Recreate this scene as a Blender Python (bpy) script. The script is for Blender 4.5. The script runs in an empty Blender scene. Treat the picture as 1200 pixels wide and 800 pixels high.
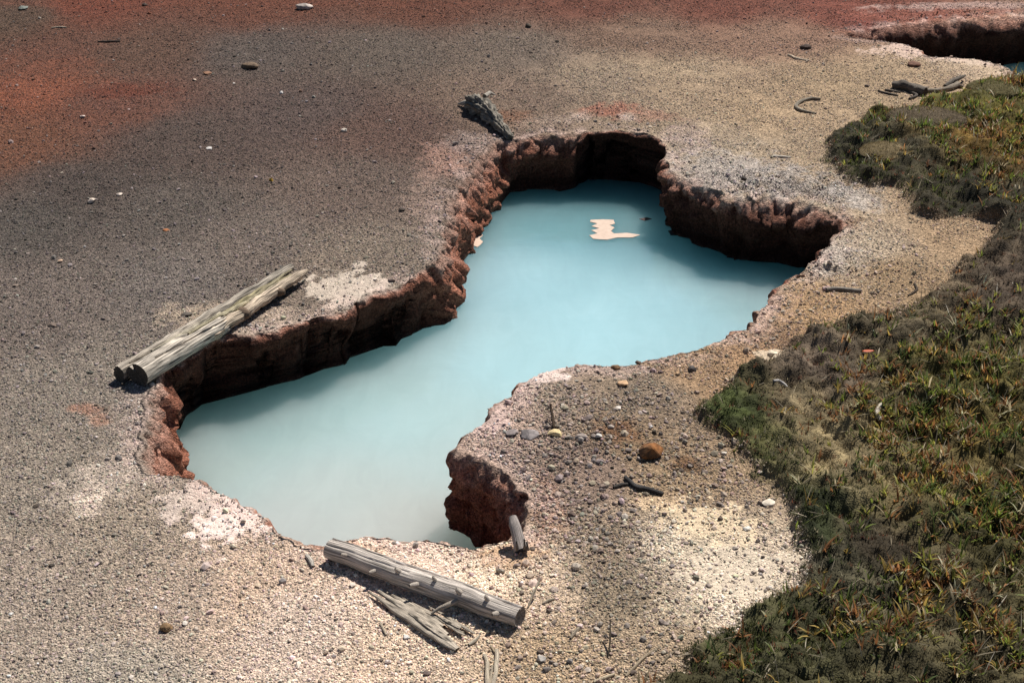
import bpy, bmesh, math, random
import numpy as np
from mathutils import Vector, Matrix, kdtree

# ------------------------------------------------------------------ camera, world, sun
SC = bpy.context.scene
COL = SC.collection
H = 3.2
PITCH = math.radians(28.0)
FPX = 1200 * 50 / 36.0

cam_d = bpy.data.cameras.new('camera')
cam = bpy.data.objects.new('camera', cam_d)
COL.objects.link(cam)
cam_d.lens = 50
cam_d.sensor_width = 36
cam_d.clip_start = 0.05
cam_d.clip_end = 2000
cam.location = (0, 0, H)
cam.rotation_euler = (math.pi / 2 - PITCH, 0, 0)
SC.camera = cam

SUN_EL = math.radians(54)
SUN_AZ = math.radians(31)          # from +Y (away from the camera) towards +X (right)
w = bpy.data.worlds.new("World")
SC.world = w
w.use_nodes = True
nt = w.node_tree
bg = nt.nodes['Background']
sky = nt.nodes.new('ShaderNodeTexSky')
sky.sky_type = 'NISHITA'
sky.sun_disc = False
sky.sun_elevation = SUN_EL
sky.sun_rotation = SUN_AZ
sky.altitude = 2200
nt.links.new(sky.outputs[0], bg.inputs['Color'])
bg.inputs['Strength'].default_value = 0.05

sl = bpy.data.lights.new('sun', 'SUN')
sl.energy = 5.0
sl.angle = math.radians(0.5)
sl.color = (1.0, 0.96, 0.90)
sun = bpy.data.objects.new('sun', sl)
COL.objects.link(sun)
sdir = Vector((math.sin(SUN_AZ) * math.cos(SUN_EL), math.cos(SUN_AZ) * math.cos(SUN_EL), math.sin(SUN_EL)))
sun.rotation_euler = sdir.to_track_quat('Z', 'Y').to_euler()
sun.location = sdir * 30

SC.view_settings.view_transform = 'Standard'
SC.view_settings.look = 'None'
SC.view_settings.exposure = 0.56
SC.view_settings.gamma = 1.0
SC.render.engine = 'CYCLES'

rng = np.random.default_rng(7)
random.seed(7)

# ------------------------------------------------------------------ helpers
_perm = np.random.default_rng(3).permutation(256).astype(np.int32)
_perm = np.concatenate([_perm, _perm, _perm])
_g = np.random.default_rng(4).normal(size=(256, 3)).astype(np.float32)
_g /= np.linalg.norm(_g, axis=1)[:, None]


def noise(x, y, z=0.0):
    x = np.asarray(x, np.float32)
    y = np.asarray(y, np.float32)
    z = np.asarray(z, np.float32) + np.zeros_like(x)
    xi = np.floor(x).astype(np.int32); yi = np.floor(y).astype(np.int32); zi = np.floor(z).astype(np.int32)
    xf = x - xi; yf = y - yi; zf = z - zi
    u = xf * xf * xf * (xf * (xf * 6 - 15) + 10)
    v = yf * yf * yf * (yf * (yf * 6 - 15) + 10)
    q = zf * zf * zf * (zf * (zf * 6 - 15) + 10)
    xi &= 255; yi &= 255; zi &= 255
    out = np.zeros_like(x)
    for dx in (0, 1):
        wx = u if dx else 1 - u
        for dy in (0, 1):
            wy = v if dy else 1 - v
            for dz in (0, 1):
                wz = q if dz else 1 - q
                h = _perm[_perm[_perm[(xi + dx) & 255] + ((yi + dy) & 255)] + ((zi + dz) & 255)]
                g = _g[h]
                out += wx * wy * wz * (g[..., 0] * (xf - dx) + g[..., 1] * (yf - dy) + g[..., 2] * (zf - dz))
    return out * 1.6


def fbm(x, y, z=0.0, oct=3, gain=0.5, lac=2.1):
    a = 1.0; s = 0; t = 0.0
    for i in range(oct):
        s = s + a * noise(np.asarray(x) * lac ** i + 17.3 * i, np.asarray(y) * lac ** i + 5.1 * i, np.asarray(z) * lac ** i)
        t += a
        a *= gain
    return s / t


def sstep(a, b, x):
    t = np.clip((x - a) / (b - a), 0, 1)
    return t * t * (3 - 2 * t)


def lin(c):
    c = np.asarray(c, float) / 255.0
    return 0.74 * np.where(c <= 0.04045, c / 12.92, ((c + 0.055) / 1.055) ** 2.4)


cp, sp = math.cos(PITCH), math.sin(PITCH)


def ray(px, py):
    a = (px - 600) / FPX; b = (400 - py) / FPX
    return np.array([a, cp + b * sp, -sp + b * cp])


def at(px, py, z=0.0):
    r = ray(px, py)
    t = (H - z) / (-r[2])
    return np.array([r[0] * t, r[1] * t])


def pxsize(py):
    r = ray(600, py)
    return (H / -r[2]) / FPX


# smooth relief of the place: bumps (pixel where they lie, height, radius in metres)
BUMPS = [(1075, 178, 0.08, 0.40), (930, 560, 0.02, .3), (650, 490, 0.07, 0.42), (520, 640, -0.06, 0.22), (400, 345, -0.03, 0.40), (720, 130, 0.07, 0.60),
         (910, 225, 0.05, 0.50), (300, 700, 0.0, 0.5), (760, 720, 0.03, 0.5), (1150, 10, 0.05, 0.9),
         (860, 680, -0.03, 0.3)]
BW = [(at(b[0], b[1]), b[2], b[3]) for b in BUMPS]


def base_h(x, y):
    z = np.zeros_like(np.asarray(x, float))
    for c, h, r in BW:
        z = z + h * np.exp(-((x - c[0]) ** 2 + (y - c[1]) ** 2) / (r * r))
    return z


def atg(px, py, dz=0.0):
    z = 0.0
    for i in range(6):
        p = at(px, py, z + dz)
        z = float(base_h(p[0], p[1]))
    return np.array([p[0], p[1], z + dz])


def spline(pts, step, closed=True):
    P = np.asarray(pts, float)
    n = len(P); out = []
    for i in range(n if closed else n - 1):
        if closed:
            p0, p1, p2, p3 = P[(i - 1) % n], P[i], P[(i + 1) % n], P[(i + 2) % n]
        else:
            p0, p1, p2, p3 = P[max(i - 1, 0)], P[i], P[i + 1], P[min(i + 2, n - 1)]
        m = max(2, int(np.linalg.norm((p2 - p1)[:2]) / step))
        t = np.linspace(0, 1, m, endpoint=False)[:, None]
        c = 0.5 * ((2 * p1) + (p2 - p0) * t + (2 * p0 - 5 * p1 + 4 * p2 - p3) * t ** 2 + (-p0 + 3 * p1 - 3 * p2 + p3) * t ** 3)
        c[:, 2:] = p1[2:] * (1 - t) + p2[2:] * t
        out.append(c)
    return np.concatenate(out)


def inside(poly, X, Y):
    """even-odd test of points against polygon"""
    x1 = poly[:, 0]; y1 = poly[:, 1]
    x2 = np.roll(x1, -1); y2 = np.roll(y1, -1)
    res = np.zeros(X.shape, bool)
    for a, b, c, d in zip(x1, y1, x2, y2):
        if b == d:
            continue
        m = (Y >= min(b, d)) & (Y < max(b, d))
        if not m.any():
            continue
        xx = a + (Y[m] - b) * (c - a) / (d - b)
        res[m] ^= X[m] < xx
    return res


def nearest(poly, X, Y):
    kd = kdtree.KDTree(len(poly))
    for i, p in enumerate(poly):
        kd.insert((p[0], p[1], 0), i)
    kd.balance()
    idx = np.empty(len(X), int); ds = np.empty(len(X))
    f = kd.find
    for i, (a, b) in enumerate(zip(X.tolist(), Y.tolist())):
        r = f((a, b, 0))
        idx[i] = r[1]; ds[i] = r[2]
    return idx, ds


def make_mesh(name, V, F, cols=None, attrs=None, smooth=True):
    me = bpy.data.meshes.new(name)
    V = np.asarray(V, np.float32)
    if isinstance(F, np.ndarray):
        n, k = F.shape
        me.vertices.add(len(V)); me.vertices.foreach_set('co', V.ravel())
        me.loops.add(n * k); me.loops.foreach_set('vertex_index', F.ravel().astype(np.int32))
        me.polygons.add(n)
        me.polygons.foreach_set('loop_start', np.arange(0, n * k, k, dtype=np.int32))
        me.update(calc_edges=True)
    else:
        me.from_pydata(V.tolist(), [], F)
    me.polygons.foreach_set('use_smooth', np.full(len(me.polygons), smooth))
    if cols is not None:
        a = me.attributes.new('Col', 'FLOAT_COLOR', 'POINT')
        c = np.ones((len(V), 4), np.float32)
        c[:, :3] = cols
        a.data.foreach_set('color', c.ravel())
    for k, v in (attrs or {}).items():
        v = np.asarray(v, np.float32)
        if v.ndim == 1:
            a = me.attributes.new(k, 'FLOAT', 'POINT'); a.data.foreach_set('value', v)
        else:
            a = me.attributes.new(k, 'FLOAT_VECTOR', 'POINT'); a.data.foreach_set('vector', v.ravel())
    me.update()
    return me


def link(name, me, m=None, parent=None, loc=None):
    o = bpy.data.objects.new(name, me)
    COL.objects.link(o)
    if m is not None and me is not None and not me.materials:
        me.materials.append(m)
    if parent is not None:
        o.parent = parent
    if loc is not None:
        o.location = loc
    return o


def tag(o, label, cat, group=None, kind=None):
    o['label'] = label
    o['category'] = cat
    if group:
        o['group'] = group
    if kind:
        o['kind'] = kind
    return o


class NT:
    def __init__(self, name):
        self.m = bpy.data.materials.new(name)
        self.m.use_nodes = True
        self.t = self.m.node_tree
        self.b = self.t.nodes['Principled BSDF']

    def n(self, typ, **kw):
        nd = self.t.nodes.new(typ)
        for k, v in kw.items():
            if k.startswith('_'):
                nd.inputs[k[1:].replace('_', ' ')].default_value = v
            else:
                setattr(nd, k, v)
        return nd

    def l(self, a, b):
        self.t.links.new(a, b)

    def math(self, op, a, b=None):
        nd = self.t.nodes.new('ShaderNodeMath'); nd.operation = op
        for i, v in enumerate((a, b)):
            if v is None:
                continue
            if isinstance(v, (int, float)):
                nd.inputs[i].default_value = v
            else:
                self.l(v, nd.inputs[i])
        return nd.outputs[0]

    def mul_col(self, col, fac):
        nd = self.t.nodes.new('ShaderNodeVectorMath'); nd.operation = 'SCALE'
        self.l(col, nd.inputs[0])
        if isinstance(fac, (int, float)):
            nd.inputs['Scale'].default_value = fac
        else:
            self.l(fac, nd.inputs['Scale'])
        return nd.outputs[0]

    def mapr(self, v, a, b, c, d):
        nd = self.t.nodes.new('ShaderNodeMapRange')
        self.l(v, nd.inputs[0])
        for i, q in enumerate((a, b, c, d)):
            nd.inputs[i + 1].default_value = q
        return nd.outputs[0]


# ------------------------------------------------------------------ materials
def mat_ground():
    M = NT('ground_soil')
    att = M.n('ShaderNodeAttribute', attribute_name='Col')
    rough = M.n('ShaderNodeAttribute', attribute_name='wall')
    geo = M.n('ShaderNodeTexCoord')
    n1 = M.n('ShaderNodeTexNoise', _Scale=70.0, _Detail=5.0, _Roughness=0.65)
    n2 = M.n('ShaderNodeTexNoise', _Scale=9.0, _Detail=4.0, _Roughness=0.6)
    v1 = M.n('ShaderNodeTexVoronoi', _Scale=130.0)
    for k in (n1, n2, v1):
        M.l(geo.outputs['Object'], k.inputs['Vector'])
    f = M.math('MULTIPLY', M.mapr(n1.outputs[0], 0.3, 0.7, 0.45, 1.5), M.mapr(n2.outputs[0], 0.3, 0.7, 0.85, 1.15))
    cellv = M.n('ShaderNodeSeparateColor'); M.l(v1.outputs['Color'], cellv.inputs[0])
    f = M.math('MULTIPLY', f, M.mapr(cellv.outputs[0], 0, 1, 0.6, 1.35))
    cr = M.n('ShaderNodeAttribute', attribute_name='crust')
    keep = M.math('SUBTRACT', 1.0, M.math('MULTIPLY', cr.outputs['Fac'], 0.75))
    f = M.math('ADD', 1.0, M.math('MULTIPLY', M.math('SUBTRACT', f, 1.0), keep))
    M.l(M.mul_col(att.outputs['Color'], f), M.b.inputs['Base Color'])
    hsum = M.math('MULTIPLY', M.math('ADD', M.math('MULTIPLY', n1.outputs[0], 0.9), M.math('MULTIPLY', v1.outputs['Distance'], -0.8)), keep)
    n3 = M.n('ShaderNodeTexNoise', _Scale=24.0, _Detail=6.0, _Roughness=0.65)
    M.l(geo.outputs['Object'], n3.inputs['Vector'])
    # vertical drip ridges on the pool walls
    mpw = M.n('ShaderNodeMapping'); mpw.inputs['Scale'].default_value = (55, 55, 12)
    M.l(geo.outputs['Object'], mpw.inputs['Vector'])
    nw = M.n('ShaderNodeTexNoise', _Scale=1.0, _Detail=4.0, _Roughness=0.6)
    M.l(mpw.outputs[0], nw.inputs['Vector'])
    hsum = M.math('ADD', hsum, M.math('MULTIPLY', M.math('MULTIPLY', M.math('ADD', nw.outputs[0], M.math('MULTIPLY', n3.outputs[0], 1.6)), rough.outputs['Fac']), 2.2))
    bp = M.n('ShaderNodeBump', _Strength=1.0, _Distance=0.012)
    M.l(hsum, bp.inputs['Height'])
    M.l(bp.outputs[0], M.b.inputs['Normal'])
    M.b.inputs['Roughness'].default_value = 0.92
    M.b.inputs['Specular IOR Level'].default_value = 0.15
    return M.m


def mat_gravel():
    M = NT('gravel_grain')
    att = M.n('ShaderNodeAttribute', attribute_name='gcol', attribute_type='INSTANCER')
    geo = M.n('ShaderNodeTexCoord')
    n1 = M.n('ShaderNodeTexNoise', _Scale=3.0, _Detail=3.0)
    M.l(geo.outputs['Object'], n1.inputs['Vector'])
    M.l(M.mul_col(att.outputs['Color'], M.mapr(n1.outputs[0], 0.3, 0.7, 0.75, 1.2)), M.b.inputs['Base Color'])
    M.b.inputs['Roughness'].default_value = 0.9
    M.b.inputs['Specular IOR Level'].default_value = 0.2
    return M.m


def mat_attr(name, nscale=40.0, bump=0.004, rough=0.85, spec=0.2, lo=0.6, hi=1.35):
    M = NT(name)
    att = M.n('ShaderNodeAttribute', attribute_name='Col')
    geo = M.n('ShaderNodeTexCoord')
    n1 = M.n('ShaderNodeTexNoise', _Scale=nscale, _Detail=5.0, _Roughness=0.65)
    M.l(geo.outputs['Object'], n1.inputs['Vector'])
    M.l(M.mul_col(att.outputs['Color'], M.mapr(n1.outputs[0], 0.3, 0.7, lo, hi)), M.b.inputs['Base Color'])
    if bump:
        bp = M.n('ShaderNodeBump', _Strength=1.0, _Distance=bump)
        M.l(n1.outputs[0], bp.inputs['Height'])
        M.l(bp.outputs[0], M.b.inputs['Normal'])
    M.b.inputs['Roughness'].default_value = rough
    M.b.inputs['Specular IOR Level'].default_value = spec
    return M.m


def mat_wood():
    M = NT('weathered_wood')
    att = M.n('ShaderNodeAttribute', attribute_name='Col')
    gr = M.n('ShaderNodeAttribute', attribute_name='grain')
    mp = M.n('ShaderNodeMapping'); mp.inputs['Scale'].default_value = (6, 7, 7)
    M.l(gr.outputs['Vector'], mp.inputs['Vector'])
    n1 = M.n('ShaderNodeTexNoise', _Scale=1.0, _Detail=6.0, _Roughness=0.7)
    M.l(mp.outputs[0], n1.inputs['Vector'])
    mp2 = M.n('ShaderNodeMapping'); mp2.inputs['Scale'].default_value = (10, 3, 3)
    M.l(gr.outputs['Vector'], mp2.inputs['Vector'])
    n2 = M.n('ShaderNodeTexNoise', _Scale=1.0, _Detail=3.0)
    M.l(mp2.outputs[0], n2.inputs['Vector'])
    f = M.math('MULTIPLY', M.mapr(n1.outputs[0], 0.34, 0.62, 0.16, 1.55), M.mapr(n2.outputs[0], 0.3, 0.7, 0.75, 1.2))
    M.l(M.mul_col(att.outputs['Color'], f), M.b.inputs['Base Color'])
    bp = M.n('ShaderNodeBump', _Strength=1.0, _Distance=0.006)
    M.l(n1.outputs[0], bp.inputs['Height'])
    M.l(bp.outputs[0], M.b.inputs['Normal'])
    M.b.inputs['Roughness'].default_value = 0.8
    M.b.inputs['Specular IOR Level'].default_value = 0.25
    return M.m


def mat_leaf():
    M = NT('plant_blades')
    att = M.n('ShaderNodeAttribute', attribute_name='Col')
    M.l(att.outputs['Color'], M.b.inputs['Base Color'])
    M.b.inputs['Roughness'].default_value = 0.5
    M.b.inputs['Specular IOR Level'].default_value = 0.35
    tr = M.n('ShaderNodeBsdfTranslucent')
    M.l(M.mul_col(att.outputs['Color'], 1.1), tr.inputs['Color'])
    mx = M.n('ShaderNodeMixShader'); mx.inputs[0].default_value = 0.45
    M.l(M.b.outputs[0], mx.inputs[1]); M.l(tr.outputs[0], mx.inputs[2])
    M.l(mx.outputs[0], M.t.nodes['Material Output'].inputs['Surface'])
    return M.m


def mat_water():
    M = NT('milky_water')
    att = M.n('ShaderNodeAttribute', attribute_name='Col')
    # faint streaks of drifting silt
    tc = M.n('ShaderNodeTexCoord')
    ms = M.n('ShaderNodeMapping'); ms.inputs['Scale'].default_value = (2.4, 0.9, 1.0); ms.inputs['Rotation'].default_value = (0, 0, .7)
    M.l(tc.outputs['Object'], ms.inputs['Vector'])
    ns = M.n('ShaderNodeTexNoise', _Scale=2.6, _Detail=6.0, _Roughness=0.62, _Distortion=1.4)
    M.l(ms.outputs[0], ns.inputs['Vector'])
    M.l(M.mul_col(att.outputs['Color'], M.mapr(ns.outputs[0], .35, .75, .97, 1.05)), M.b.inputs['Base Color'])
    M.b.inputs['Subsurface Weight'].default_value = 1.0
    M.b.inputs['Subsurface Radius'].default_value = (2.4, 2.8, 2.8)
    M.b.inputs['Subsurface Scale'].default_value = 1.0
    M.b.inputs['IOR'].default_value = 1.33
    M.b.inputs['Roughness'].default_value = 0.05
    geo = M.n('ShaderNodeTexCoord')
    mp = M.n('ShaderNodeMapping'); mp.inputs['Scale'].default_value = (5, 11, 5)
    M.l(geo.outputs['Object'], mp.inputs['Vector'])
    n1 = M.n('ShaderNodeTexNoise', _Scale=1.0, _Detail=2.0)
    M.l(mp.outputs[0], n1.inputs['Vector'])
    bp = M.n('ShaderNodeBump', _Strength=0.12, _Distance=0.02)
    M.l(n1.outputs[0], bp.inputs['Height'])
    M.l(bp.outputs[0], M.b.inputs['Normal'])
    return M.m


GROUND = mat_ground(); GRAVEL = mat_gravel(); WOOD = mat_wood(); LEAF = mat_leaf(); WATER = mat_water()
STONE = mat_attr('stone'); FOAM = mat_attr('mud_foam', 25, 0.003, 0.7, 0.2, 0.9, 1.1)
MOSS = mat_attr('moss', 160, 0.01, 0.95, 0.05, 0.35, 1.6)

# ------------------------------------------------------------------ plan of the place
ZW = -0.36     # water level
# rim of the main pool: pixel, run of the sloping lip, drop of the lip, undercut
LIP = dict(m=(.12, .11, .10), a=(.02, .03, .09), b=(.10, .20, .0), c=(.09, .13, .06), d=(.02, .02, .16), e=(.03, .04, .05), f=(.015, .03, .0),
           g=(.05, .16, .01), h=(.14, .24, -.03), k=(.11, .13, .09))
POOL = [(163, 545, 'h'), (165, 500, 'h'), (170, 467, 'h'), (186, 440, 'a'), (228, 412, 'a'), (268, 392, 'a'), (304, 391, 'a'), (354, 377, 'a'),
        (400, 365, 'a'), (430, 347, 'a'), (467, 336, 'a'), (491, 317, 'e'), (512, 298, 'b'), (517, 268, 'b'), (528, 230, 'b'),
        (548, 199, 'b'), (573, 169, 'b'), (602, 162, 'c'), (640, 156, 'c'), (676, 156, 'c'), (684, 155, 'd'), (730, 154, 'd'), (765, 160, 'd'),
        (780, 172, 'd'), (784, 195, 'e'), (803, 208, 'k'), (838, 222, 'k'), (864, 232, 'k'), (890, 231, 'k'), (932, 234, 'k'),
        (962, 243, 'k'), (986, 258, 'a'), (990, 268, 'a'), (976, 284, 'f'), (955, 305, 'f'), (920, 335, 'f'), (893, 362, 'f'),
        (884, 379, 'f'), (850, 397, 'f'), (820, 408, 'f'), (790, 418, 'f'), (720, 431, 'f'), (680, 430, 'f'), (640, 437, 'f'),
        (603, 458, 'f'), (572, 488, 'f'), (546, 511, 'f'), (541, 526, 'g'), (560, 537, 'g'), (590, 551, 'g'), (615, 582, 'g'),
        (620, 608, 'g'), (602, 631, 'f'), (560, 642, 'f'), (500, 637, 'f'), (440, 630, 'f'), (410, 634, 'f'), (375, 643, 'f'),
        (350, 639, 'f'), (322, 621, 'f'), (292, 599, 'f'), (262, 581, 'f'), (240, 569, 'f'), (212, 558, 'f'), (185, 554, 'f')]
POOL2 = [(984, 41, 'f'), (1002, 36, 'm'), (1030, 31, 'm'), (1060, 27, 'm'), (1130, 22, 'm'), (1200, 18, 'm'), (1300, 14, 'm'), (1370, 40, 'm'),
         (1330, 110, 'f'), (1250, 108, 'f'), (1200, 92, 'f'), (1186, 84, 'f'), (1170, 75, 'f'), (1130, 69, 'f'), (1086, 66, 'f'), (1074, 57, 'f'),
         (1050, 50, 'f'), (1010, 45, 'f')]
VEG1 = [(1420, 60), (1200, 86), (1150, 103), (1080, 126), (1010, 143), (976, 163), (968, 186), (977, 203), (1003, 220), (1055, 226),
        (1072, 252), (1130, 256), (1172, 262), (1160, 282), (1108, 330), (1040, 370), (962, 386), (925, 410), (880, 438), (845, 458),
        (820, 487), (850, 512), (880, 552), (915, 590), (930, 640), (933, 690), (885, 712), (832, 750), (785, 800), (740, 850), (1500, 900)]


def rim_poly(lst, seed):
    pts = [list(atg(p[0], p[1])[:2]) + list(LIP[p[2]]) for p in lst]
    S = spline(pts, 0.006)
    d = np.roll(S[:, :2], -1, 0) - np.roll(S[:, :2], 1, 0)
    nrm = np.stack([d[:, 1], -d[:, 0]], 1) / (np.linalg.norm(d, axis=1)[:, None] + 1e-9)
    off = 0.020 * noise(S[:, 0] * 9, S[:, 1] * 9, seed) + 0.014 * noise(S[:, 0] * 28, S[:, 1] * 28, seed + 3.3)
    S[:, :2] += nrm * off[:, None]
    arc = np.concatenate([[0], np.cumsum(np.linalg.norm(np.diff(S[:, :2], axis=0), axis=1))])
    return np.concatenate([S, arc[:, None]], 1)


R1 = rim_poly(POOL, 1.7)
R2 = rim_poly(POOL2, 9.1)
veg_poly = spline([list(at(*p)) for p in VEG1], 0.02)

# colours seen in sunlight (pixel, sRGB)
GC = [(30, 20, 100, 80, 66), (100, 6, 126, 72, 54), (300, 6, 116, 74, 57), (500, 4, 114, 73, 56), (700, 6, 116, 70, 53), (850, 8, 120, 70, 53), (1000, 12, 126, 70, 54),
      (60, 72, 116, 80, 65), (40, 110, 140, 86, 64), (130, 122, 118, 80, 66), (15, 165, 124, 84, 64), (165, 62, 108, 82, 68), (300, 60, 104, 92, 84), (450, 60, 112, 99, 88),
      (600, 60, 124, 108, 94), (750, 40, 132, 104, 84), (900, 45, 145, 112, 90), (220, 160, 98, 83, 75), (350, 130, 102, 86, 79), (100, 220, 90, 79, 72), (30, 260, 95, 87, 80),
      (200, 250, 103, 93, 85), (400, 220, 120, 103, 92), (450, 150, 112, 88, 77), (600, 112, 135, 113, 96), (700, 90, 154, 133, 110), (800, 100, 162, 138, 110),
      (900, 130, 170, 144, 112), (850, 180, 170, 150, 124), (1000, 100, 165, 140, 108), (950, 190, 166, 143, 114), (1080, 90, 168, 143, 112), (1150, 80, 190, 165, 135),
      (50, 350, 118, 106, 97), (200, 330, 119, 109, 101), (300, 280, 122, 109, 99), (420, 300, 138, 123, 108), (100, 450, 134, 123, 111), (50, 550, 142, 130, 116),
      (150, 620, 154, 139, 122), (50, 700, 155, 140, 125), (200, 700, 171, 152, 134), (300, 680, 195, 170, 147), (350, 750, 203, 181, 162), (150, 790, 165, 153, 137),
      (450, 765, 210, 184, 158), (480, 660, 228, 200, 178), (560, 690, 236, 208, 178), (620, 700, 205, 180, 152), (650, 765, 178, 152, 120), (720, 700, 135, 119, 97),
      (720, 640, 140, 121, 99), (680, 560, 135, 114, 99), (650, 480, 150, 131, 112), (750, 470, 135, 117, 97), (600, 500, 172, 147, 131), (800, 640, 198, 180, 154),
      (850, 690, 216, 196, 170), (800, 560, 155, 130, 99), (780, 745, 160, 138, 111), (880, 430, 165, 130, 94), (950, 370, 172, 138, 98), (1050, 320, 155, 128, 94),
      (1130, 280, 165, 137, 104), (1000, 290, 180, 160, 134), (920, 395, 152, 120, 90), (830, 430, 158, 128, 95), (740, 520, 135, 112, 85)]
VC = [(1100, 130, 75, 70, 30), (1150, 180, 90, 70, 32), (1000, 180, 52, 48, 34), (1040, 210, 55, 50, 35), (1150, 240, 50, 46, 34), (1100, 310, 86, 74, 58),
      (1180, 330, 66, 56, 46), (1050, 400, 75, 66, 50), (960, 440, 86, 74, 62), (1100, 440, 72, 66, 32), (890, 525, 66, 64, 38), (970, 540, 120, 106, 78),
      (940, 490, 100, 88, 66), (950, 620, 38, 42, 24), (1060, 560, 108, 96, 66), (1100, 520, 66, 56, 28), (1150, 620, 62, 58, 32), (1000, 680, 60, 56, 42),
      (930, 740, 60, 58, 38), (1100, 760, 62, 56, 38), (1030, 660, 56, 48, 36), (860, 490, 50, 56, 28)]
# crust and stain patches: pixel, half width px, half height px, colour, strength
PATCH = [(268, 606, 52, 30, 250, 226, 212, 1.0), (225, 585, 40, 22, 215, 196, 182, .8), (120, 560, 50, 32, 190, 174, 158, .6), (100, 590, 22, 16, 225, 205, 185, .6), (410, 336, 48, 20, 214, 198, 180, .9),
         (300, 375, 80, 22, 190, 170, 150, .6), (240, 370, 40, 16, 190, 170, 145, .5), (520, 190, 30, 24, 182, 142, 124, .7), (545, 165, 25, 10, 170, 150, 140, .6), (500, 230, 26, 34, 165, 140, 125, .6),
         (712, 141, 34, 8, 172, 108, 84, .75), (680, 146, 20, 5, 200, 176, 160, .6), (735, 147, 11, 4, 200, 180, 165, .6), (770, 145, 30, 6, 170, 122, 100, .6), (640, 146, 40, 6, 185, 160, 140, .6),
         (850, 205, 70, 32, 175, 164, 154, .8), (930, 225, 70, 22, 165, 155, 146, .8), (810, 165, 26, 14, 178, 154, 142, .6), (1010, 235, 30, 16, 180, 170, 160, .7),
         (960, 300, 45, 22, 185, 172, 158, .8), (900, 355, 24, 16, 190, 160, 145, .8), (850, 398, 40, 8, 190, 160, 140, .7), (690, 438, 60, 10, 185, 160, 148, .6), (640, 448, 28, 14, 230, 208, 196, .9),
         (570, 500, 24, 16, 220, 190, 178, .8), (600, 470, 26, 20, 190, 165, 152, .7), (870, 668, 62, 30, 222, 204, 178, .75), (830, 610, 60, 24, 240, 214, 174, .7), (800, 720, 40, 22, 190, 172, 144, .6),
         (770, 590, 30, 12, 215, 185, 145, .6), (905, 420, 30, 10, 225, 205, 175, .7), (870, 450, 24, 8, 220, 195, 160, .6), (100, 478, 18, 6, 165, 118, 95, .6), (118, 490, 14, 8, 180, 130, 105, .5),
         (400, 640, 40, 8, 210, 165, 130, .6), (600, 648, 34, 14, 205, 165, 125, .7), (640, 600, 22, 30, 165, 120, 95, .5), (1090, 20, 110, 8, 160, 96, 78, .7), (1010, 30, 30, 8, 125, 68, 56, .8),
         (1120, 13, 100, 4, 185, 158, 146, .65), (1060, 58, 50, 8, 220, 190, 170, .8), (1150, 72, 40, 6, 215, 190, 165, .8), (30, 95, 70, 30, 146, 88, 64, .4), (60, 140, 80, 14, 128, 82, 60, .35),
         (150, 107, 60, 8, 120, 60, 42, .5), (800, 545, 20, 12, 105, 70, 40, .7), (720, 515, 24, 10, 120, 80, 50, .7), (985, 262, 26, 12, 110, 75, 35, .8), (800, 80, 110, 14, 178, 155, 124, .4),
         (350, 4, 400, 3, 128, 78, 60, .4), (600, 140, 30, 8, 150, 100, 70, .5)]


def interp(ctrl, X, Y, p=3.0):
    acc = np.zeros((len(X), 3)); ws = np.zeros(len(X))
    for c in ctrl:
        q = at(c[0], c[1])
        s = 1.0 / (0.08 + q[1] / 40) ** 0
        d2 = ((X - q[0]) ** 2 + (0.8 * (Y - q[1])) ** 2) / (pxsize(c[1]) * 100) ** 2
        wt = 1.0 / (d2 + 0.05) ** (p / 2 * 1.3)
        acc += wt[:, None] * lin(c[2:5]); ws += wt
    return acc / ws[:, None]


def ground_albedo(X, Y, want_crust=False):
    wx = 0.10 * fbm(X * 3, Y * 3, 2.2, 3); wy = 0.14 * fbm(X * 3, Y * 3, 7.7, 3)
    c = interp(GC, X + wx, Y + wy)
    fine = fbm(X * 13, Y * 13, 1.3, 4, .6)
    crust = np.zeros(len(X))
    for p in PATCH:
        q = at(p[0], p[1]); s = pxsize(p[1])
        a = p[2] * s; b = p[3] * s / (H / math.hypot(H, q[1]))
        m = np.abs(X - q[0]) < 2.5 * a
        m &= np.abs(Y - q[1]) < 2.5 * b
        if not m.any():
            continue
        r = np.sqrt(((X[m] - q[0]) / a) ** 2 + ((Y[m] - q[1]) / b) ** 2)
        hard = p[4] > 203 and p[7] > .65
        e0, e1 = (1.12, .82) if hard else (1.4, .4)
        k = sstep(e0, e1, r + 1.2 * fine[m] + 0.6 * wx[m] / 0.1) * p[7]
        c[m] = c[m] * (1 - k[:, None]) + lin(p[4:7]) * k[:, None]
        if hard:
            crust[m] = np.maximum(crust[m], k)
    crust = crust * sstep(-.45, .05, fbm(X * 40, Y * 40, 61.0, 3))
    c = c * (1 - .36 * crust[:, None]) * (1 + .22 * crust * fbm(X * 24, Y * 24, 71.0, 3))[:, None]
    g = c.mean(1, keepdims=True) * np.array([1.05, 1.0, .95])
    sat = np.clip((X + 1.0) / 1.6, 0, 1)[:, None] * .12
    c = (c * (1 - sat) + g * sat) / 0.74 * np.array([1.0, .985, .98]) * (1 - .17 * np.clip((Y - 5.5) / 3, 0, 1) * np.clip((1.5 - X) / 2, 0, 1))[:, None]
    return (c, crust) if want_crust else c


def rim_tint(c, X, Y, d):
    k = sstep(.16, .0, d + .07 * fbm(X * 10, Y * 10, 91.0, 3)) * .55 * sstep(-.35, .35, fbm(X * 7, Y * 7, 95.0, 3)) * (d > -.02)
    return c * (1 - k[:, None]) + (lin((206, 178, 166)) / .74) * k[:, None]


def veg_albedo(X, Y):
    wx = 0.14 * fbm(X * 5, Y * 5, 4.2, 3); wy = 0.14 * fbm(X * 5, Y * 5, 8.7, 3)
    return interp(VC, X + wx, Y + wy) / 0.40


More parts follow.
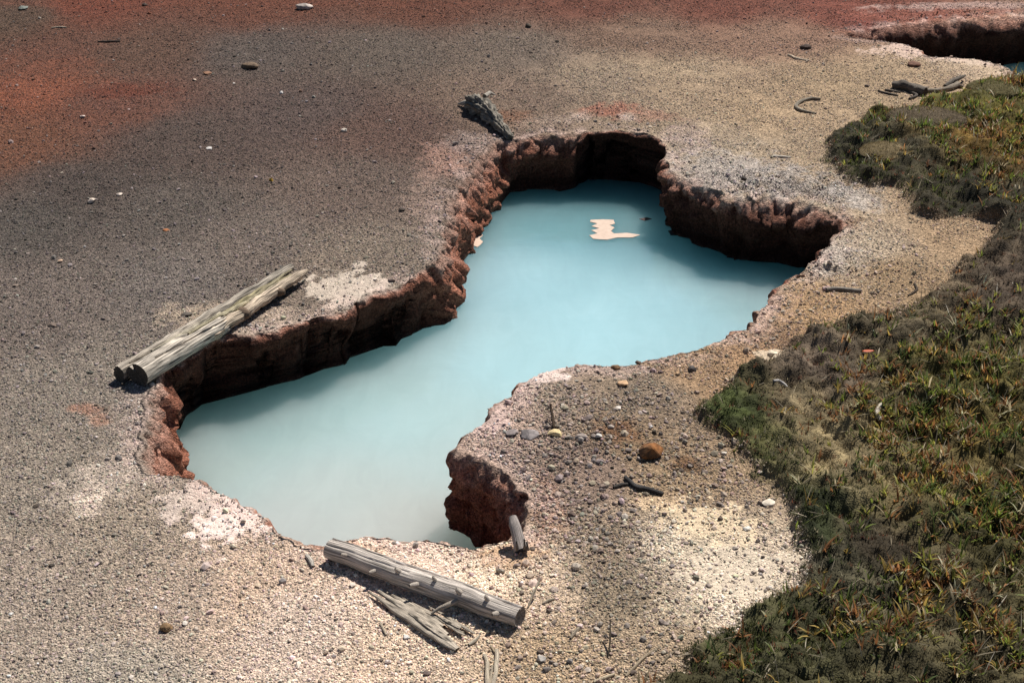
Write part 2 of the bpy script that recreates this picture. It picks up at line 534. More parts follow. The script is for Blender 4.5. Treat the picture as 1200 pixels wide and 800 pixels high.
def graded(segs):
    out = [segs[0][0]]
    for a, b, s in segs:
        n = max(1, int(round((b - a) / s)))
        out += list(np.linspace(a, b, n + 1)[1:])
    return np.array(out)


def far(start, first, stop):
    v = []; p = start; s = first
    while p < stop:
        s *= 1.45; p += s; v.append(p)
    return v


gx = graded([(-5.3, -2.0, .025), (-2.0, 2.2, .010), (2.2, 5.5, .022)])
gx = np.concatenate([-np.array(far(5.3, .05, 600))[::-1], gx, np.array(far(5.5, .05, 600))])
gy = graded([(3.1, 4.2, .014), (4.2, 7.2, .010), (7.2, 9.3, .0125), (9.3, 13.8, .028)])
gy = np.concatenate([(3.1 - (np.array(far(3.1, .05, 300)) - 3.1))[::-1], gy, np.array(far(13.8, .08, 900))])
NX, NY = len(gx), len(gy)
GX, GY = np.meshgrid(gx, gy)
X = GX.ravel().copy(); Y = GY.ravel().copy()
N = len(X)


def sdf(poly, X, Y, margin):
    d = np.full(len(X), 9.0); idx = np.zeros(len(X), int)
    m = (X > poly[:, 0].min() - margin) & (X < poly[:, 0].max() + margin) & (Y > poly[:, 1].min() - margin) & (Y < poly[:, 1].max() + margin)
    i, ds = nearest(poly, X[m], Y[m])
    ins = inside(poly, X[m], Y[m])
    d[m] = np.where(ins, -ds, ds); idx[m] = i
    return d, idx


d1, i1 = sdf(R1, X, Y, 0.35)
d2, i2 = sdf(R2, X, Y, 0.35)
# vegetation: distance inside its outline
dv = np.full(N, -9.0)
mv = (X > 0.2) & (X < 6.5) & (Y > 2.5) & (Y < 14)
ii, dd = nearest(veg_poly, X[mv], Y[mv])
dv[mv] = np.where(inside(veg_poly, X[mv], Y[mv]), dd, -dd)
vin = dv + 0.07 * fbm(X * 6, Y * 6, 3.3, 3)
vin[mv] += 0.035 * fbm(X[mv] * 19, Y[mv] * 19, 6.3, 2)

near = (np.abs(X) < 6) & (Y > 2.9) & (Y < 14)
Z = base_h(X, Y)
broad = np.zeros(N); broad[near] = 0.020 * fbm(X[near] * 1.3, Y[near] * 1.3, 0.4, 2) + 0.010 * fbm(X[near] * 6, Y[near] * 6, 5.4, 3)
Z += broad
crumb = np.zeros(N)
crumb[near] = fbm(X[near] * 26, Y[near] * 26, 2.9, 2)
ROUGH = [(910, 226, 110, 26, .06), (820, 196, 42, 22, .035), (610, 480, 60, 40, .022), (960, 308, 60, 24, .05), (905, 350, 40, 20, .035), (860, 395, 60, 14, .025), (690, 445, 70, 14, .014), (520, 230, 30, 50, .016),
         (570, 165, 50, 8, .016), (1090, 22, 120, 10, .04), (230, 580, 60, 24, .010), (380, 355, 90, 18, .010), (680, 520, 90, 60, .008)]
ramp = np.full(N, 0.0)
for p in ROUGH:
    q = at(p[0], p[1]); s = pxsize(p[1]); a = p[2] * s; b = p[3] * s / (H / math.hypot(H, q[1]))
    ramp = np.maximum(ramp, p[4] * np.exp(-(((X - q[0]) / a) ** 2 + ((Y - q[1]) / b) ** 2)))
lump = np.zeros(N)
ml = ramp > 0.001
lump[ml] = 1.3 * fbm(X[ml] * 11, Y[ml] * 11, 6.1, 4, 0.6)
Z += crumb * 0.0045 + ramp * lump
# plant mat stands proud of the soil
vm = sstep(-0.015, 0.055, vin)
vl = np.zeros(N); vl[mv] = fbm(X[mv] * 4.5, Y[mv] * 4.5, 11.0, 3); vf = np.zeros(N); vf[mv] = fbm(X[mv] * 30, Y[mv] * 30, 12.0, 2)
Z += vm * (0.03 + 0.05 * np.clip(.5 + 2 * np.roll(vl, 37 * NX), 0, 1) + 0.09 * vl + 0.02 * vf)
Z += np.where(np.hypot(X, Y) > 60, -0.0, 0)

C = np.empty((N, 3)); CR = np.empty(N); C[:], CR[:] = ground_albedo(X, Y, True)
C = rim_tint(C, X, Y, np.minimum(d1, d2))
Z += CR * (0.008 - 0.0045 * crumb)
if mv.any():
    k = sstep(-0.03, 0.05, vin[mv])[:, None]
    C[mv] = C[mv] * (1 - k) + veg_albedo(X[mv], Y[mv]) * (0.45 + .45 * sstep(.0, .28, fbm(X[mv] * 6, Y[mv] * 6, 81.0, 3)))[:, None] * k

PX, PY = X.copy(), Y.copy()
wallm = np.zeros(N)
SB = 0.32
for d, idx, R in ((d1, i1, R1), (d2, i2, R2)):
    m = d < 0
    q = R[idx[m]]; s = -d[m]
    mx = (X[m] - q[:, 0]) / np.maximum(s, 1e-4); my = (Y[m] - q[:, 1]) / np.maximum(s, 1e-4)
    lw, lh, uc, arc = q[:, 2], q[:, 3], q[:, 4], q[:, 5]
    zr = base_h(q[:, 0], q[:, 1])
    mod = 1 + 0.5 * noise(arc * 3.1, arc * 0 + 0.5, 2.0)
    lw = lw * mod; uc = uc * (1 + 0.6 * noise(arc * 2.3, arc * 0 + 3.5, 2.0))
    a = 0.35 * SB
    t1 = np.clip(s / a, 0, 1); t2 = np.clip((s - a) / (SB - a), 0, 1)
    hor = lw * t1 - uc * np.sin(t2 * np.pi / 2)
    zbot = ZW - 0.12
    zz = zr - lh * t1 ** 1.6 + (zbot - (zr - lh)) * t2
    rg = fbm(arc * 16, zz * 4, 3.0, 3) * 0.045 + fbm(arc * 40, zz * 9, 8.0, 2) * 0.026 + fbm(arc * 6, zz * 7, 5.0, 2) * 0.05
    lumpy = sstep(.035, .05, q[:, 2])
    rg = rg + lumpy * (fbm(arc * 18, zz * 20, 23.0, 3) * .055 + np.abs(fbm(arc * 9, zz * 11, 29.0, 2)) * .05 - .01)
    amp = sstep(0.0, 0.05, s)
    hor = hor + rg * amp
    zz = zz + amp * 0.02 * fbm(arc * 20, zz * 20, 13.0, 2) * (1 - t2)
    deep = s > SB
    nx = np.where(deep, X[m], q[:, 0] + mx * hor); ny = np.where(deep, Y[m], q[:, 1] + my * hor)
    small = s < 0.004
    nx = np.where(small, X[m], nx); ny = np.where(small, Y[m], ny)
    PX[m] = nx; PY[m] = ny
    Z[m] = np.where(deep, ZW - 0.5, zz + Z[m] * 0 + (broad[m] + 0.5 * ramp[m] * lump[m]) * (1 - t2))
    # wall rock: brick red and brown with pale encrusted lip
    wn = fbm(arc * 7, zz * 9, 1.0, 3); wn2 = fbm(arc * 30, zz * 30, 2.0, 2)
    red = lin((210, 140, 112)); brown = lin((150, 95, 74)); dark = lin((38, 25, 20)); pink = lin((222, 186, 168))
    uc_shade = (1 - .80 * np.clip(q[:, 4] * 10, 0, 1))[:, None]      # undercut faces painted darker: their shade put into the wall colour
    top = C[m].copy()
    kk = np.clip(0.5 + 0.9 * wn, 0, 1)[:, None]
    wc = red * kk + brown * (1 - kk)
    uc_shade = 1 - (1 - uc_shade) * sstep(.35, 1.0, t1 + .35 * wn2)[:, None]
    wc = wc * uc_shade
    k2 = (sstep(0.0, 0.55, t2 + 0.25 * wn) * np.clip(.35 + q[:, 4] * 8, .12, 1))[:, None]  # dark wet rock towards the water, with shade painted in on undercut walls
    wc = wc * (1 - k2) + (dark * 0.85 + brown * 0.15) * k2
    k3 = (sstep(0.9, 0.2, t1 + 0.5 * wn2) * 0.6)[:, None] * (.3 + .7 * uc_shade)
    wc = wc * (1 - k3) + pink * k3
    ring = (np.exp(-((zz - ZW - .008) / .010) ** 2) * (.35 + .5 * wn2))[:, None]
    wc = wc * (1 - np.clip(ring, 0, .7)) + lin((170, 138, 116)) * np.clip(ring, 0, .7)
    k4 = sstep(0.0, 0.55, t1 + 0.25 * wn2)[:, None]
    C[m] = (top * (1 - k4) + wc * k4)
    wallm[m] = 1

F = np.empty(((NX - 1) * (NY - 1), 4), np.int32)
ix = np.arange(N).reshape(NY, NX)
F[:, 0] = ix[:-1, :-1].ravel(); F[:, 1] = ix[:-1, 1:].ravel(); F[:, 2] = ix[1:, 1:].ravel(); F[:, 3] = ix[1:, :-1].ravel()
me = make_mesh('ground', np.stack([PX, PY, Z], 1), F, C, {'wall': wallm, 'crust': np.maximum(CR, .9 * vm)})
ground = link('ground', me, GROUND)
ground['kind'] = 'structure'

# height lookup for things set on the ground
ZG = Z.reshape(NY, NX)


def gh(x, y):
    x = np.asarray(x, float); y = np.asarray(y, float)
    i = np.clip(np.searchsorted(gx, x) - 1, 0, NX - 2); j = np.clip(np.searchsorted(gy, y) - 1, 0, NY - 2)
    fx = (x - gx[i]) / (gx[i + 1] - gx[i]); fy = (y - gy[j]) / (gy[j + 1] - gy[j])
    return (ZG[j, i] * (1 - fx) * (1 - fy) + ZG[j, i + 1] * fx * (1 - fy) + ZG[j + 1, i] * (1 - fx) * fy + ZG[j + 1, i + 1] * fx * fy)


def on(px, py, dz=0.0):
    """place on the real ground seen at that pixel, raised by dz"""
    z = 0.0
    for i in range(8):
        p = at(px, py, z + dz)
        z = 0.5 * z + 0.5 * float(gh(p[0], p[1]))
    return Vector((p[0], p[1], z + dz))


# ------------------------------------------------------------------ water
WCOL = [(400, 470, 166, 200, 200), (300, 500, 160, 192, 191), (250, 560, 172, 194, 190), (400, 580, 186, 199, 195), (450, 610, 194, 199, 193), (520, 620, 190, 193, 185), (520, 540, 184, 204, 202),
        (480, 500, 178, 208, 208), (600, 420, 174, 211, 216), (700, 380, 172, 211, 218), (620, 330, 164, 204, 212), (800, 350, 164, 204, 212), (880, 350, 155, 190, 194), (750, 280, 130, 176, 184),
        (650, 260, 120, 166, 174), (850, 300, 116, 162, 170), (700, 240, 102, 150, 158), (1150, 70, 150, 182, 186), (350, 620, 192, 200, 196)]  # far-end entries darker: shade below the back wall painted into the water


def water(name, R, step, seed):
    x = np.arange(R[:, 0].min() - .2, R[:, 0].max() + .2, step); y = np.arange(R[:, 1].min() - .2, R[:, 1].max() + .2, step)
    A, B = np.meshgrid(x, y); nx, ny = len(x), len(y)
    a = A.ravel(); b = B.ravel()
    _, ds = nearest(R[::4], a, b)
    keep = inside(R[::4], a, b) | (ds < 0.26)
    ids = np.arange(nx * ny).reshape(ny, nx)
    Fq = np.stack([ids[:-1, :-1].ravel(), ids[:-1, 1:].ravel(), ids[1:, 1:].ravel(), ids[1:, :-1].ravel()], 1)
    Fq = Fq[keep[Fq].all(1)]
    used = np.unique(Fq); mp = np.full(nx * ny, -1); mp[used] = np.arange(len(used))
    a, b = a[used], b[used]
    ctrl = []
    c = np.zeros((len(a), 3)); ws = np.zeros(len(a))
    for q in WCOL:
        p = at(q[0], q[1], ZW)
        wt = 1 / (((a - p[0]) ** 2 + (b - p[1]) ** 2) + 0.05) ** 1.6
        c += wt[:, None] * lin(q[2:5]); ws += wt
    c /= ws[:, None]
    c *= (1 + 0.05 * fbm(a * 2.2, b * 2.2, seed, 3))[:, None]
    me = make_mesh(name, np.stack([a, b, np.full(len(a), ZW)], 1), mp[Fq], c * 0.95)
    o = link(name, me, WATER); o['kind'] = 'structure'
    return o


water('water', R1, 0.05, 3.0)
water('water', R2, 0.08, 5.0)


# ------------------------------------------------------------------ gravel (uncountable): grains on the soil
def view_points(n_try, near_d, far_d):
    """random points over the ground the photograph shows and a margin round it"""
    y = 3.2 + rng.random(n_try) * 10.6
    x = (rng.random(n_try) - 0.5) * 2 * 5.6
    ok = np.abs(x) < 0.36 * np.hypot(y, H) * 1.12 + 0.35
    dens = near_d + (far_d - near_d) * np.clip((y - 4) / 8, 0, 1)
    ok &= rng.random(n_try) < dens
    return x[ok], y[ok]


def field(arr, x, y):
    a = arr.reshape(NY, NX)
    i = np.clip(np.searchsorted(gx, x) - 1, 0, NX - 2); j = np.clip(np.searchsorted(gy, y) - 1, 0, NY - 2)
    return a[j, i]


def grain_tree(name, variants, subdiv, mat, jag):
    t = bpy.data.node_groups.new(name, 'GeometryNodeTree')
    t.interface.new_socket('Geometry', in_out='INPUT', socket_type='NodeSocketGeometry')
    t.interface.new_socket('Geometry', in_out='OUTPUT', socket_type='NodeSocketGeometry')
    gi = t.nodes.new('NodeGroupInput'); go = t.nodes.new('NodeGroupOutput')
    join = t.nodes.new('GeometryNodeJoinGeometry')
    for v in range(variants):
        ico = t.nodes.new('GeometryNodeMeshIcoSphere'); ico.inputs['Radius'].default_value = 1; ico.inputs['Subdivisions'].default_value = subdiv
        sp_ = t.nodes.new('GeometryNodeSetPosition')
        pos = t.nodes.new('GeometryNodeInputPosition')
        nz = t.nodes.new('ShaderNodeTexNoise'); nz.noise_dimensions = '4D'
        nz.inputs['W'].default_value = v * 3.7; nz.inputs['Scale'].default_value = 1.1; nz.inputs['Detail'].default_value = 2
        t.links.new(pos.outputs[0], nz.inputs['Vector'])
        sub = t.nodes.new('ShaderNodeVectorMath'); sub.operation = 'SUBTRACT'
        t.links.new(nz.outputs['Color'], sub.inputs[0]); sub.inputs[1].default_value = (.5, .5, .5)
        sc = t.nodes.new('ShaderNodeVectorMath'); sc.operation = 'SCALE'; sc.inputs['Scale'].default_value = jag
        t.links.new(sub.outputs[0], sc.inputs[0])
        t.links.new(ico.outputs[0], sp_.inputs['Geometry']); t.links.new(sc.outputs[0], sp_.inputs['Offset'])
        sm = t.nodes.new('GeometryNodeSetMaterial'); sm.inputs['Material'].default_value = mat
        t.links.new(sp_.outputs[0], sm.inputs['Geometry'])
        g2i = t.nodes.new('GeometryNodeGeometryToInstance')
        t.links.new(sm.outputs[0], g2i.inputs[0])
        t.links.new(g2i.outputs[0], join.inputs[0])
    iop = t.nodes.new('GeometryNodeInstanceOnPoints')
    iop.inputs['Pick Instance'].default_value = True
    t.links.new(gi.outputs[0], iop.inputs['Points'])
    t.links.new(join.outputs[0], iop.inputs['Instance'])
    for nm, sock in (('rot', 'Rotation'), ('scl', 'Scale')):
        na = t.nodes.new('GeometryNodeInputNamedAttribute'); na.data_type = 'FLOAT_VECTOR'
        na.inputs['Name'].default_value = nm
        t.links.new(na.outputs[0], iop.inputs[sock])
    t.links.new(iop.outputs[0], go.inputs[0])
    return t


def scatter_grains(name, x, y, r, col, tree, sink=0.25, label='', cat=''):
    z = gh(x, y)
    n = len(x)
    me = bpy.data.meshes.new(name)
    me.vertices.add(n)
    me.vertices.foreach_set('co', np.stack([x, y, z + r * (0.5 - sink)], 1).astype(np.float32).ravel())
    def va(nm, v):
        a = me.attributes.new(nm, 'FLOAT_VECTOR', 'POINT'); a.data.foreach_set('vector', v.astype(np.float32).ravel())
    va('rot', np.stack([rng.normal(0, .5, n), rng.normal(0, .5, n), rng.random(n) * 6.28], 1))
    va('scl', r[:, None] * np.stack([0.8 + 0.6 * rng.random(n), 0.8 + 0.6 * rng.random(n), 0.5 + 0.45 * rng.random(n)], 1))
    a = me.attributes.new('gcol', 'FLOAT_COLOR', 'POINT')
    a.data.foreach_set('color', np.concatenate([col, np.ones((n, 1))], 1).astype(np.float32).ravel())
    o = link(name, me, GRAVEL)
    md = o.modifiers.new('grains', 'NODES'); md.node_group = tree
    o['kind'] = 'stuff'; o['label'] = label; o['category'] = cat
    return o


x, y = view_points(1700000, 1.0, 0.5)
fd = np.minimum(field(d1, x, y), field(d2, x, y)); fv = field(vin, x, y)
ok = (fd > 0.012) & (fv < 0.03)
# sparse where smooth crust shows
P = [(490, 662, 90, 26)]
spar = np.zeros(len(x))
for p in P:
    q = at(p[0], p[1]); s = pxsize(p[1]); a = p[2] * s; b = p[3] * s / (H / math.hypot(H, q[1]))
    spar = np.maximum(spar, np.exp(-(((x - q[0]) / a) ** 2 + ((y - q[1]) / b) ** 2)))
# bare sandy patches between the gravel, mostly on the right bank
bank = sstep(at(560, 600)[0], at(640, 600)[0], x - 0.0 * y)
bare = sstep(0.02, 0.30, fbm(x * 3.2, y * 2.6, 44.0, 3)) * (0.25 + 0.65 * bank)
ok &= rng.random(len(x)) > np.maximum(np.maximum(np.clip(spar * 1.2, 0, .85), bare), np.clip(field(CR, x, y) * 1.05, 0, .88))
fdk = fd[ok]
x, y = x[ok], y[ok]
n = len(x)
r = 0.0025 * np.exp(rng.normal(0, .42, n)) 
# coarser rubble on the peninsula to the right of the pool
pen = np.exp(-((x - at(680, 540)[0]) / 0.55) ** 2 - ((y - at(680, 540)[1]) / 0.9) ** 2)
r *= 1 + 0.7 * pen * rng.random(n)
col = rim_tint(ground_albedo(x, y), x, y, fdk); gm = col.mean(1, keepdims=True) * np.array([1.06, 1.0, .95]); col = (col * .7 + gm * .3) * (0.45 + 1.1 * rng.random(n))[:, None] * (1 + 0.05 * rng.normal(size=(n, 3)))
odd = rng.random(n)
col = np.where((odd < np.where(y > 7, .015, .05))[:, None], col * 0.35, col)
col = np.where((odd > .985)[:, None], np.clip(col * 2.0, 0, .75), col)
GT = grain_tree('grains', 4, 1, GRAVEL, 1.1)
scatter_grains('gravel', x, y, r, np.clip(col, 0.01, .85), GT, 0.25, 'fine crumbly grey brown gravel covering the ground round the pools', 'gravel')

x, y = view_points(200000, 0.45, 0.14)
fd = np.minimum(field(d1, x, y), field(d2, x, y)); fv = field(vin, x, y)
pen = np.exp(-((x - at(720, 560)[0]) / 0.55) ** 2 - ((y - at(720, 560)[1]) / 1.1) ** 2)
pen = np.maximum(pen, np.exp(-((x - at(900, 330)[0]) / 0.5) ** 2 - ((y - at(930, 320)[1]) / 1.2) ** 2))
pen = np.maximum(pen, 0.6 * np.exp(-(fd / .15) ** 2))
ok = (fd > 0.01) & (fv < 0.02) & (rng.random(len(x)) > field(CR, x, y) * .8) & (rng.random(len(x)) < 0.06 + 0.94 * pen)
x, y = x[ok], y[ok]; n = len(x)
r = 0.0068 * np.exp(rng.normal(0, .35, n))
col = ground_albedo(x, y); col = (col * .45 + np.array([.30, .265, .24]) * .55) * (0.45 + 1.1 * rng.random(n))[:, None] * (1 + 0.05 * rng.normal(size=(n, 3)))
scatter_grains('rubble', x, y, r, np.clip(col, 0.01, .85), GT, 0.2, 'coarser stone chips scattered along the pool rim and the right bank', 'rubble')


# ------------------------------------------------------------------ plant cover (uncountable)
def blades(P0, length, width, azim, lean, curl, col, seg):
    """curved tapering blades; arrays of n -> verts, quads/tris as quads"""
    n = len(P0)
    dirh = np.stack([np.cos(azim), np.sin(azim), np.zeros(n)], 1)
    side = np.stack([-np.sin(azim), np.cos(azim), np.zeros(n)], 1)
    V = np.empty((n, seg + 1, 2, 3)); pos = P0.copy()
    for k in range(seg + 1):
        t = k / seg
        wv = width * (1 - t) ** 0.7 * (0.55 + 0.9 * min(t * 2.5, 1)) * 0.5 + 0.0002
        V[:, k, 0] = pos - side * wv[:, None]; V[:, k, 1] = pos + side * wv[:, None]
        ang = lean + curl * t
        pos = pos + (dirh * np.sin(ang)[:, None] + np.array([0, 0, 1]) * np.cos(ang)[:, None]) * (length / seg)[:, None]
    V = V.reshape(-1, 3)
    b = (np.arange(n) * (seg + 1) * 2)[:, None]
    Fs = []
    for k in range(seg):
        Fs.append(np.concatenate([b + 2 * k, b + 2 * k + 1, b + 2 * k + 3, b + 2 * k + 2], 1))
    return V, np.concatenate(Fs), np.repeat(col, (seg + 1) * 2, axis=0)


def patch_w(lst, x, y):
    wv = np.zeros(len(x))
    for p in lst:
        q = at(p[0], p[1]); s = pxsize(p[1]); a = p[2] * s; b = p[3] * s / (H / math.hypot(H, q[1]))
        wv = np.maximum(wv, p[4] * np.exp(-(((x - q[0]) / a) ** 2 + ((y - q[1]) / b) ** 2)))
    return wv


def veg_points(n_try):
    y = 3.2 + rng.random(n_try) ** 1.4 * 9.0
    x = 0.4 + rng.random(n_try) * 4.6
    ok = np.abs(x) < 0.36 * np.hypot(y, H) * 1.12 + 0.35
    x, y = x[ok], y[ok]
    v = field(vin, x, y)
    ok = v > -0.05 * rng.random(len(x)) ** 3
    return x[ok], y[ok]


GRASS = [(1110, 520, 95, 80, 1), (1170, 420, 50, 45, 1), (1085, 455, 60, 30, .9), (1150, 610, 60, 60, 1), (1130, 160, 75, 40, 1), (1060, 150, 40, 22, .8), (1010, 195, 22, 14, .7), (990, 730, 50, 30, .5), (1070, 690, 60, 40, .7),
         (1120, 740, 80, 50, .7), (1185, 110, 40, 25, .9), (1000, 690, 40, 30, .4), (1050, 500, 40, 40, .6), (1170, 220, 40, 20, .5), (870, 790, 40, 20, .4)]
DGREEN = [(850, 490, 34, 26, 1), (895, 545, 45, 40, 1), (930, 600, 36, 50, 1), (985, 590, 60, 25, .9), (860, 760, 70, 40, .9), (955, 390, 40, 12, .9), (1000, 370, 60, 14, .8), (1000, 205, 50, 22, .9), (1080, 225, 60, 16, .7), (985, 170, 24, 16, .8), (920, 740, 60, 30, .8)]
PALE = [(970, 545, 70, 30, 1), (930, 485, 50, 20, .8), (1060, 565, 50, 30, 1), (975, 640, 20, 10, 1), (960, 675, 30, 14, 1), (1000, 440, 40, 14, .7), (1090, 310, 70, 30, .6), (1040, 400, 60, 15, .5), (1045, 185, 36, 12, 1), (1100, 135, 50, 10, .8)]

# low moss and heath sprigs
x, y = veg_points(105000)
x_, y_ = x, y
hole = sstep(.0, .28, fbm(x * 6, y * 6, 81.0, 3)) * (.25 + .40 * patch_w(PALE, x, y))
ok = rng.random(len(x)) > hole
x, y = x[ok], y[ok]
n = len(x)
z = gh(x, y)
kd_ = 5
xx = np.repeat(x, kd_) + rng.normal(0, .006, n * kd_); yy = np.repeat(y, kd_) + rng.normal(0, .006, n * kd_); zz = np.repeat(z, kd_) - 0.003
dg = patch_w(DGREEN, x, y); pl = patch_w(PALE, x, y)
c0 = veg_albedo(x, y)
green = np.array([0.062, 0.070, 0.024]); pale = np.array([0.33, 0.285, 0.185])
rv = rng.random(n)
clump = fbm(x * 22, y * 22, 3.0, 2)
c0 = c0 * (0.55 + 0.75 * rv + 0.6 * clump)[:, None] * (1 - .4 * patch_w(GRASS, x, y))[:, None]
mg = (rng.random(n) < dg * 0.85)
c0[mg] = green * (0.5 + 1.2 * rng.random(mg.sum()))[:, None]
mp_ = (rng.random(n) < pl * 0.6)
c0[mp_] = pale * (0.5 + 0.9 * rng.random(mp_.sum()))[:, None]
rust = rng.random(n) < 0.06
c0[rust] = np.array([0.20, 0.07, 0.04]) * (0.5 + rng.random(rust.sum()))[:, None]
cc = np.repeat(np.clip(c0, .006, .5), kd_, axis=0) * (0.7 + 0.6 * rng.random(n * kd_))[:, None]
big = np.repeat(np.where(mg, 1.35, np.where(mp_, 0.75, 1.0)), kd_)
m5 = n * kd_
V, Fq, vc = blades(np.stack([xx, yy, zz], 1), (0.011 + 0.012 * rng.random(m5)) * big, (0.004 + 0.004 * rng.random(m5)) * big, rng.random(m5) * 6.28, 0.15 + 0.8 * rng.random(m5), 0.6 * rng.random(m5), cc, 1)
o = link('moss', make_mesh('moss', V, Fq, vc, smooth=False), LEAF)
o['kind'] = 'stuff'; o['label'] = 'low mat of dark moss and heath covering the right bank'; o['category'] = 'moss'

# grass and small leaves
x, y = veg_points(150000)
gw = patch_w(GRASS, x, y)
cl = fbm(x * 5, y * 5, 21.0, 2)
ok = rng.random(len(x)) < np.clip(gw * (0.40 + 1.5 * cl + .8 * fbm(x * 14, y * 14, 51.0, 2)), 0, 1) * 0.9 + 0.010
x, y = x[ok], y[ok]
if len(x) > 20000:
    s = rng.choice(len(x), 20000, replace=False); x, y = x[s], y[s]
n = len(x); z = gh(x, y)
kb = 6
hue = fbm(x * 3.5, y * 3.5, 31.0, 2) + 0.35 * rng.normal(size=n)
pal = np.array([[0.115, 0.145, 0.026], [0.21, 0.205, 0.042], [0.27, 0.185, 0.048], [0.22, 0.10, 0.038], [0.38, 0.31, 0.19], [0.065, 0.09, 0.025]])
hi = np.clip(np.digitize(hue, [-.45, -.05, .12, .30, .62]), 0, 5)
order = np.array([5, 0, 1, 2, 3, 4])
gc = pal[order[hi]]
nb = n * kb
bc = np.repeat(gc, kb, axis=0) * (0.5 + 0.9 * rng.random(nb))[:, None]
sw = rng.random(nb)
bc = np.where((sw < .12)[:, None], pal[3] * (0.6 + 0.8 * rng.random(nb))[:, None], bc)
bc = np.where((sw > .95)[:, None], pal[4], bc)
ht = np.repeat(0.025 + 0.055 * rng.random(n) ** 1.8, kb) * (0.5 + 0.8 * rng.random(nb))
P0 = np.stack([np.repeat(x, kb) + rng.normal(0, .008, nb), np.repeat(y, kb) + rng.normal(0, .008, nb), np.repeat(z, kb) - 0.006], 1)
V, Fq, vc = blades(P0, ht, 0.0045 + 0.005 * rng.random(nb), rng.random(nb) * 6.28, 0.1 + 0.7 * rng.random(nb), 0.2 + 0.9 * rng.random(nb), np.clip(bc * 1.25, .005, .5), 3)
# dry straw and fine dead stems among the blades
xs, ys = veg_points(7000)
ok = rng.random(len(xs)) < .25 + .75 * patch_w(GRASS, xs, ys)
xs, ys = xs[ok], ys[ok]; ns_ = len(xs)
sc_ = np.array([.42, .35, .24]) * (.35 + .8 * rng.random(ns_))[:, None]
V2, F2, c2 = blades(np.stack([xs, ys, gh(xs, ys) + .004], 1), .04 + .06 * rng.random(ns_), .0022 + .0016 * rng.random(ns_), rng.random(ns_) * 6.28, .3 + 1.1 * rng.random(ns_), .5 * rng.random(ns_), sc_, 3)
Fq = np.concatenate([Fq, F2 + len(V)]); V = np.concatenate([V, V2]); vc = np.concatenate([vc, c2])
o = link('grass', make_mesh('grass', V, Fq, vc, smooth=True), LEAF)
o['kind'] = 'stuff'; o['label'] = 'short grass in green, yellow and rust on the right bank'; o['category'] = 'grass'


# ------------------------------------------------------------------ wood
def tube(path, radii, nseg=20, shape=None, cols=None, cap=True, squash=1.0, cap_in=0.0, capf=0.6):
    """swept tube; shape(u, theta) -> radius factor; grain attribute along it"""
    path = np.asarray(path, float); n = len(path)
    radii = np.asarray(radii, float) + np.zeros(n)
    T = np.gradient(path, axis=0); T /= np.linalg.norm(T, axis=1)[:, None]
    up = np.array([0, 0, 1.0])
    if abs(T[0] @ up) > 0.9:
        up = np.array([1.0, 0, 0])
    th = np.linspace(0, 2 * np.pi, nseg, endpoint=False)
    L = np.concatenate([[0], np.cumsum(np.linalg.norm(np.diff(path, axis=0), axis=1))])
    V = np.empty((n, nseg, 3)); G = np.empty((n, nseg, 3))
    for i in range(n):
        S = np.cross(T[i], up); S /= np.linalg.norm(S); Uv = np.cross(S, T[i])
        f = shape(L[i] / L[-1], th) if shape else 1.0
        rr = radii[i] * f * np.ones(nseg)
        V[i] = path[i] + (S * np.cos(th)[:, None] + Uv * squash * np.sin(th)[:, None]) * rr[:, None]
        G[i, :, 0] = L[i]; G[i, :, 1] = np.cos(th) * 1.2; G[i, :, 2] = np.sin(th) * 1.2
    V = V.reshape(-1, 3); G = G.reshape(-1, 3)
    F = []
    for i in range(n - 1):
        for k in range(nseg):
            k2 = (k + 1) % nseg
            F.append((i * nseg + k, i * nseg + k2, (i + 1) * nseg + k2, (i + 1) * nseg + k))
    C_ = cols(np.repeat(L / L[-1], nseg), np.tile(th, n)) if callable(cols) else np.tile(np.asarray(cols), (len(V), 1))
    if cap:
        for e, base, sgn in ((0, 0, 1), (n - 1, (n - 1) * nseg, -1)):
            ring = V[base:base + nseg].copy()
            c = ring.mean(0) + T[e] * sgn * cap_in
            gr_ = np.stack([np.full(nseg, L[e]), np.cos(th) * 1.2, np.sin(th) * 1.2], 1)
            base = len(V)
            V = np.concatenate([V, ring, [c]]); G = np.concatenate([G, gr_, [[L[e], 0, 0]]])
            C_ = np.concatenate([C_, np.tile(C_[(0 if e == 0 else (n - 1) * nseg):][:nseg] * capf, (1, 1)), C_[0:1] * capf * .7])
            ci = len(V) - 1
            for k in range(nseg):
                k2 = (k + 1) % nseg
                F.append((base + k2, base + k, ci) if e == 0 else (base + k, base + k2, ci))
    return V, F, C_, G


def wood_obj(name, data, parent=None, loc=None, smooth=True, mat=None):
    V, F, C_, G = data
    return link(name, make_mesh(name, V, F, C_, {'grain': G}, smooth), mat or WOOD, parent, loc)


def empty(name, loc):
    o = bpy.data.objects.new(name, None)
    COL.objects.link(o); o.location = loc; o.empty_display_size = 0.05
    return o


GREY = lin((168, 156, 142)); PALEW = lin((214, 200, 182)); DARKW = lin((70, 60, 54)); TAN = lin((180, 150, 118))


def lerp_path(A, B, n, bend=0.0, wob=0.0, seed=0.0):
    t = np.linspace(0, 1, n)[:, None]
    P_ = np.asarray(A) * (1 - t) + np.asarray(B) * t
    P_[:, 2] += bend * np.sin(np.pi * t[:, 0])
    if wob:
        s = np.linalg.norm(np.asarray(B) - np.asarray(A))
        for ax in range(3):
            P_[:, ax] += wob * noise(t[:, 0] * s * 9 + ax * 7.7, t[:, 0] * 0 + seed, 0.5) * (1 if ax < 2 else .5)
    return P_


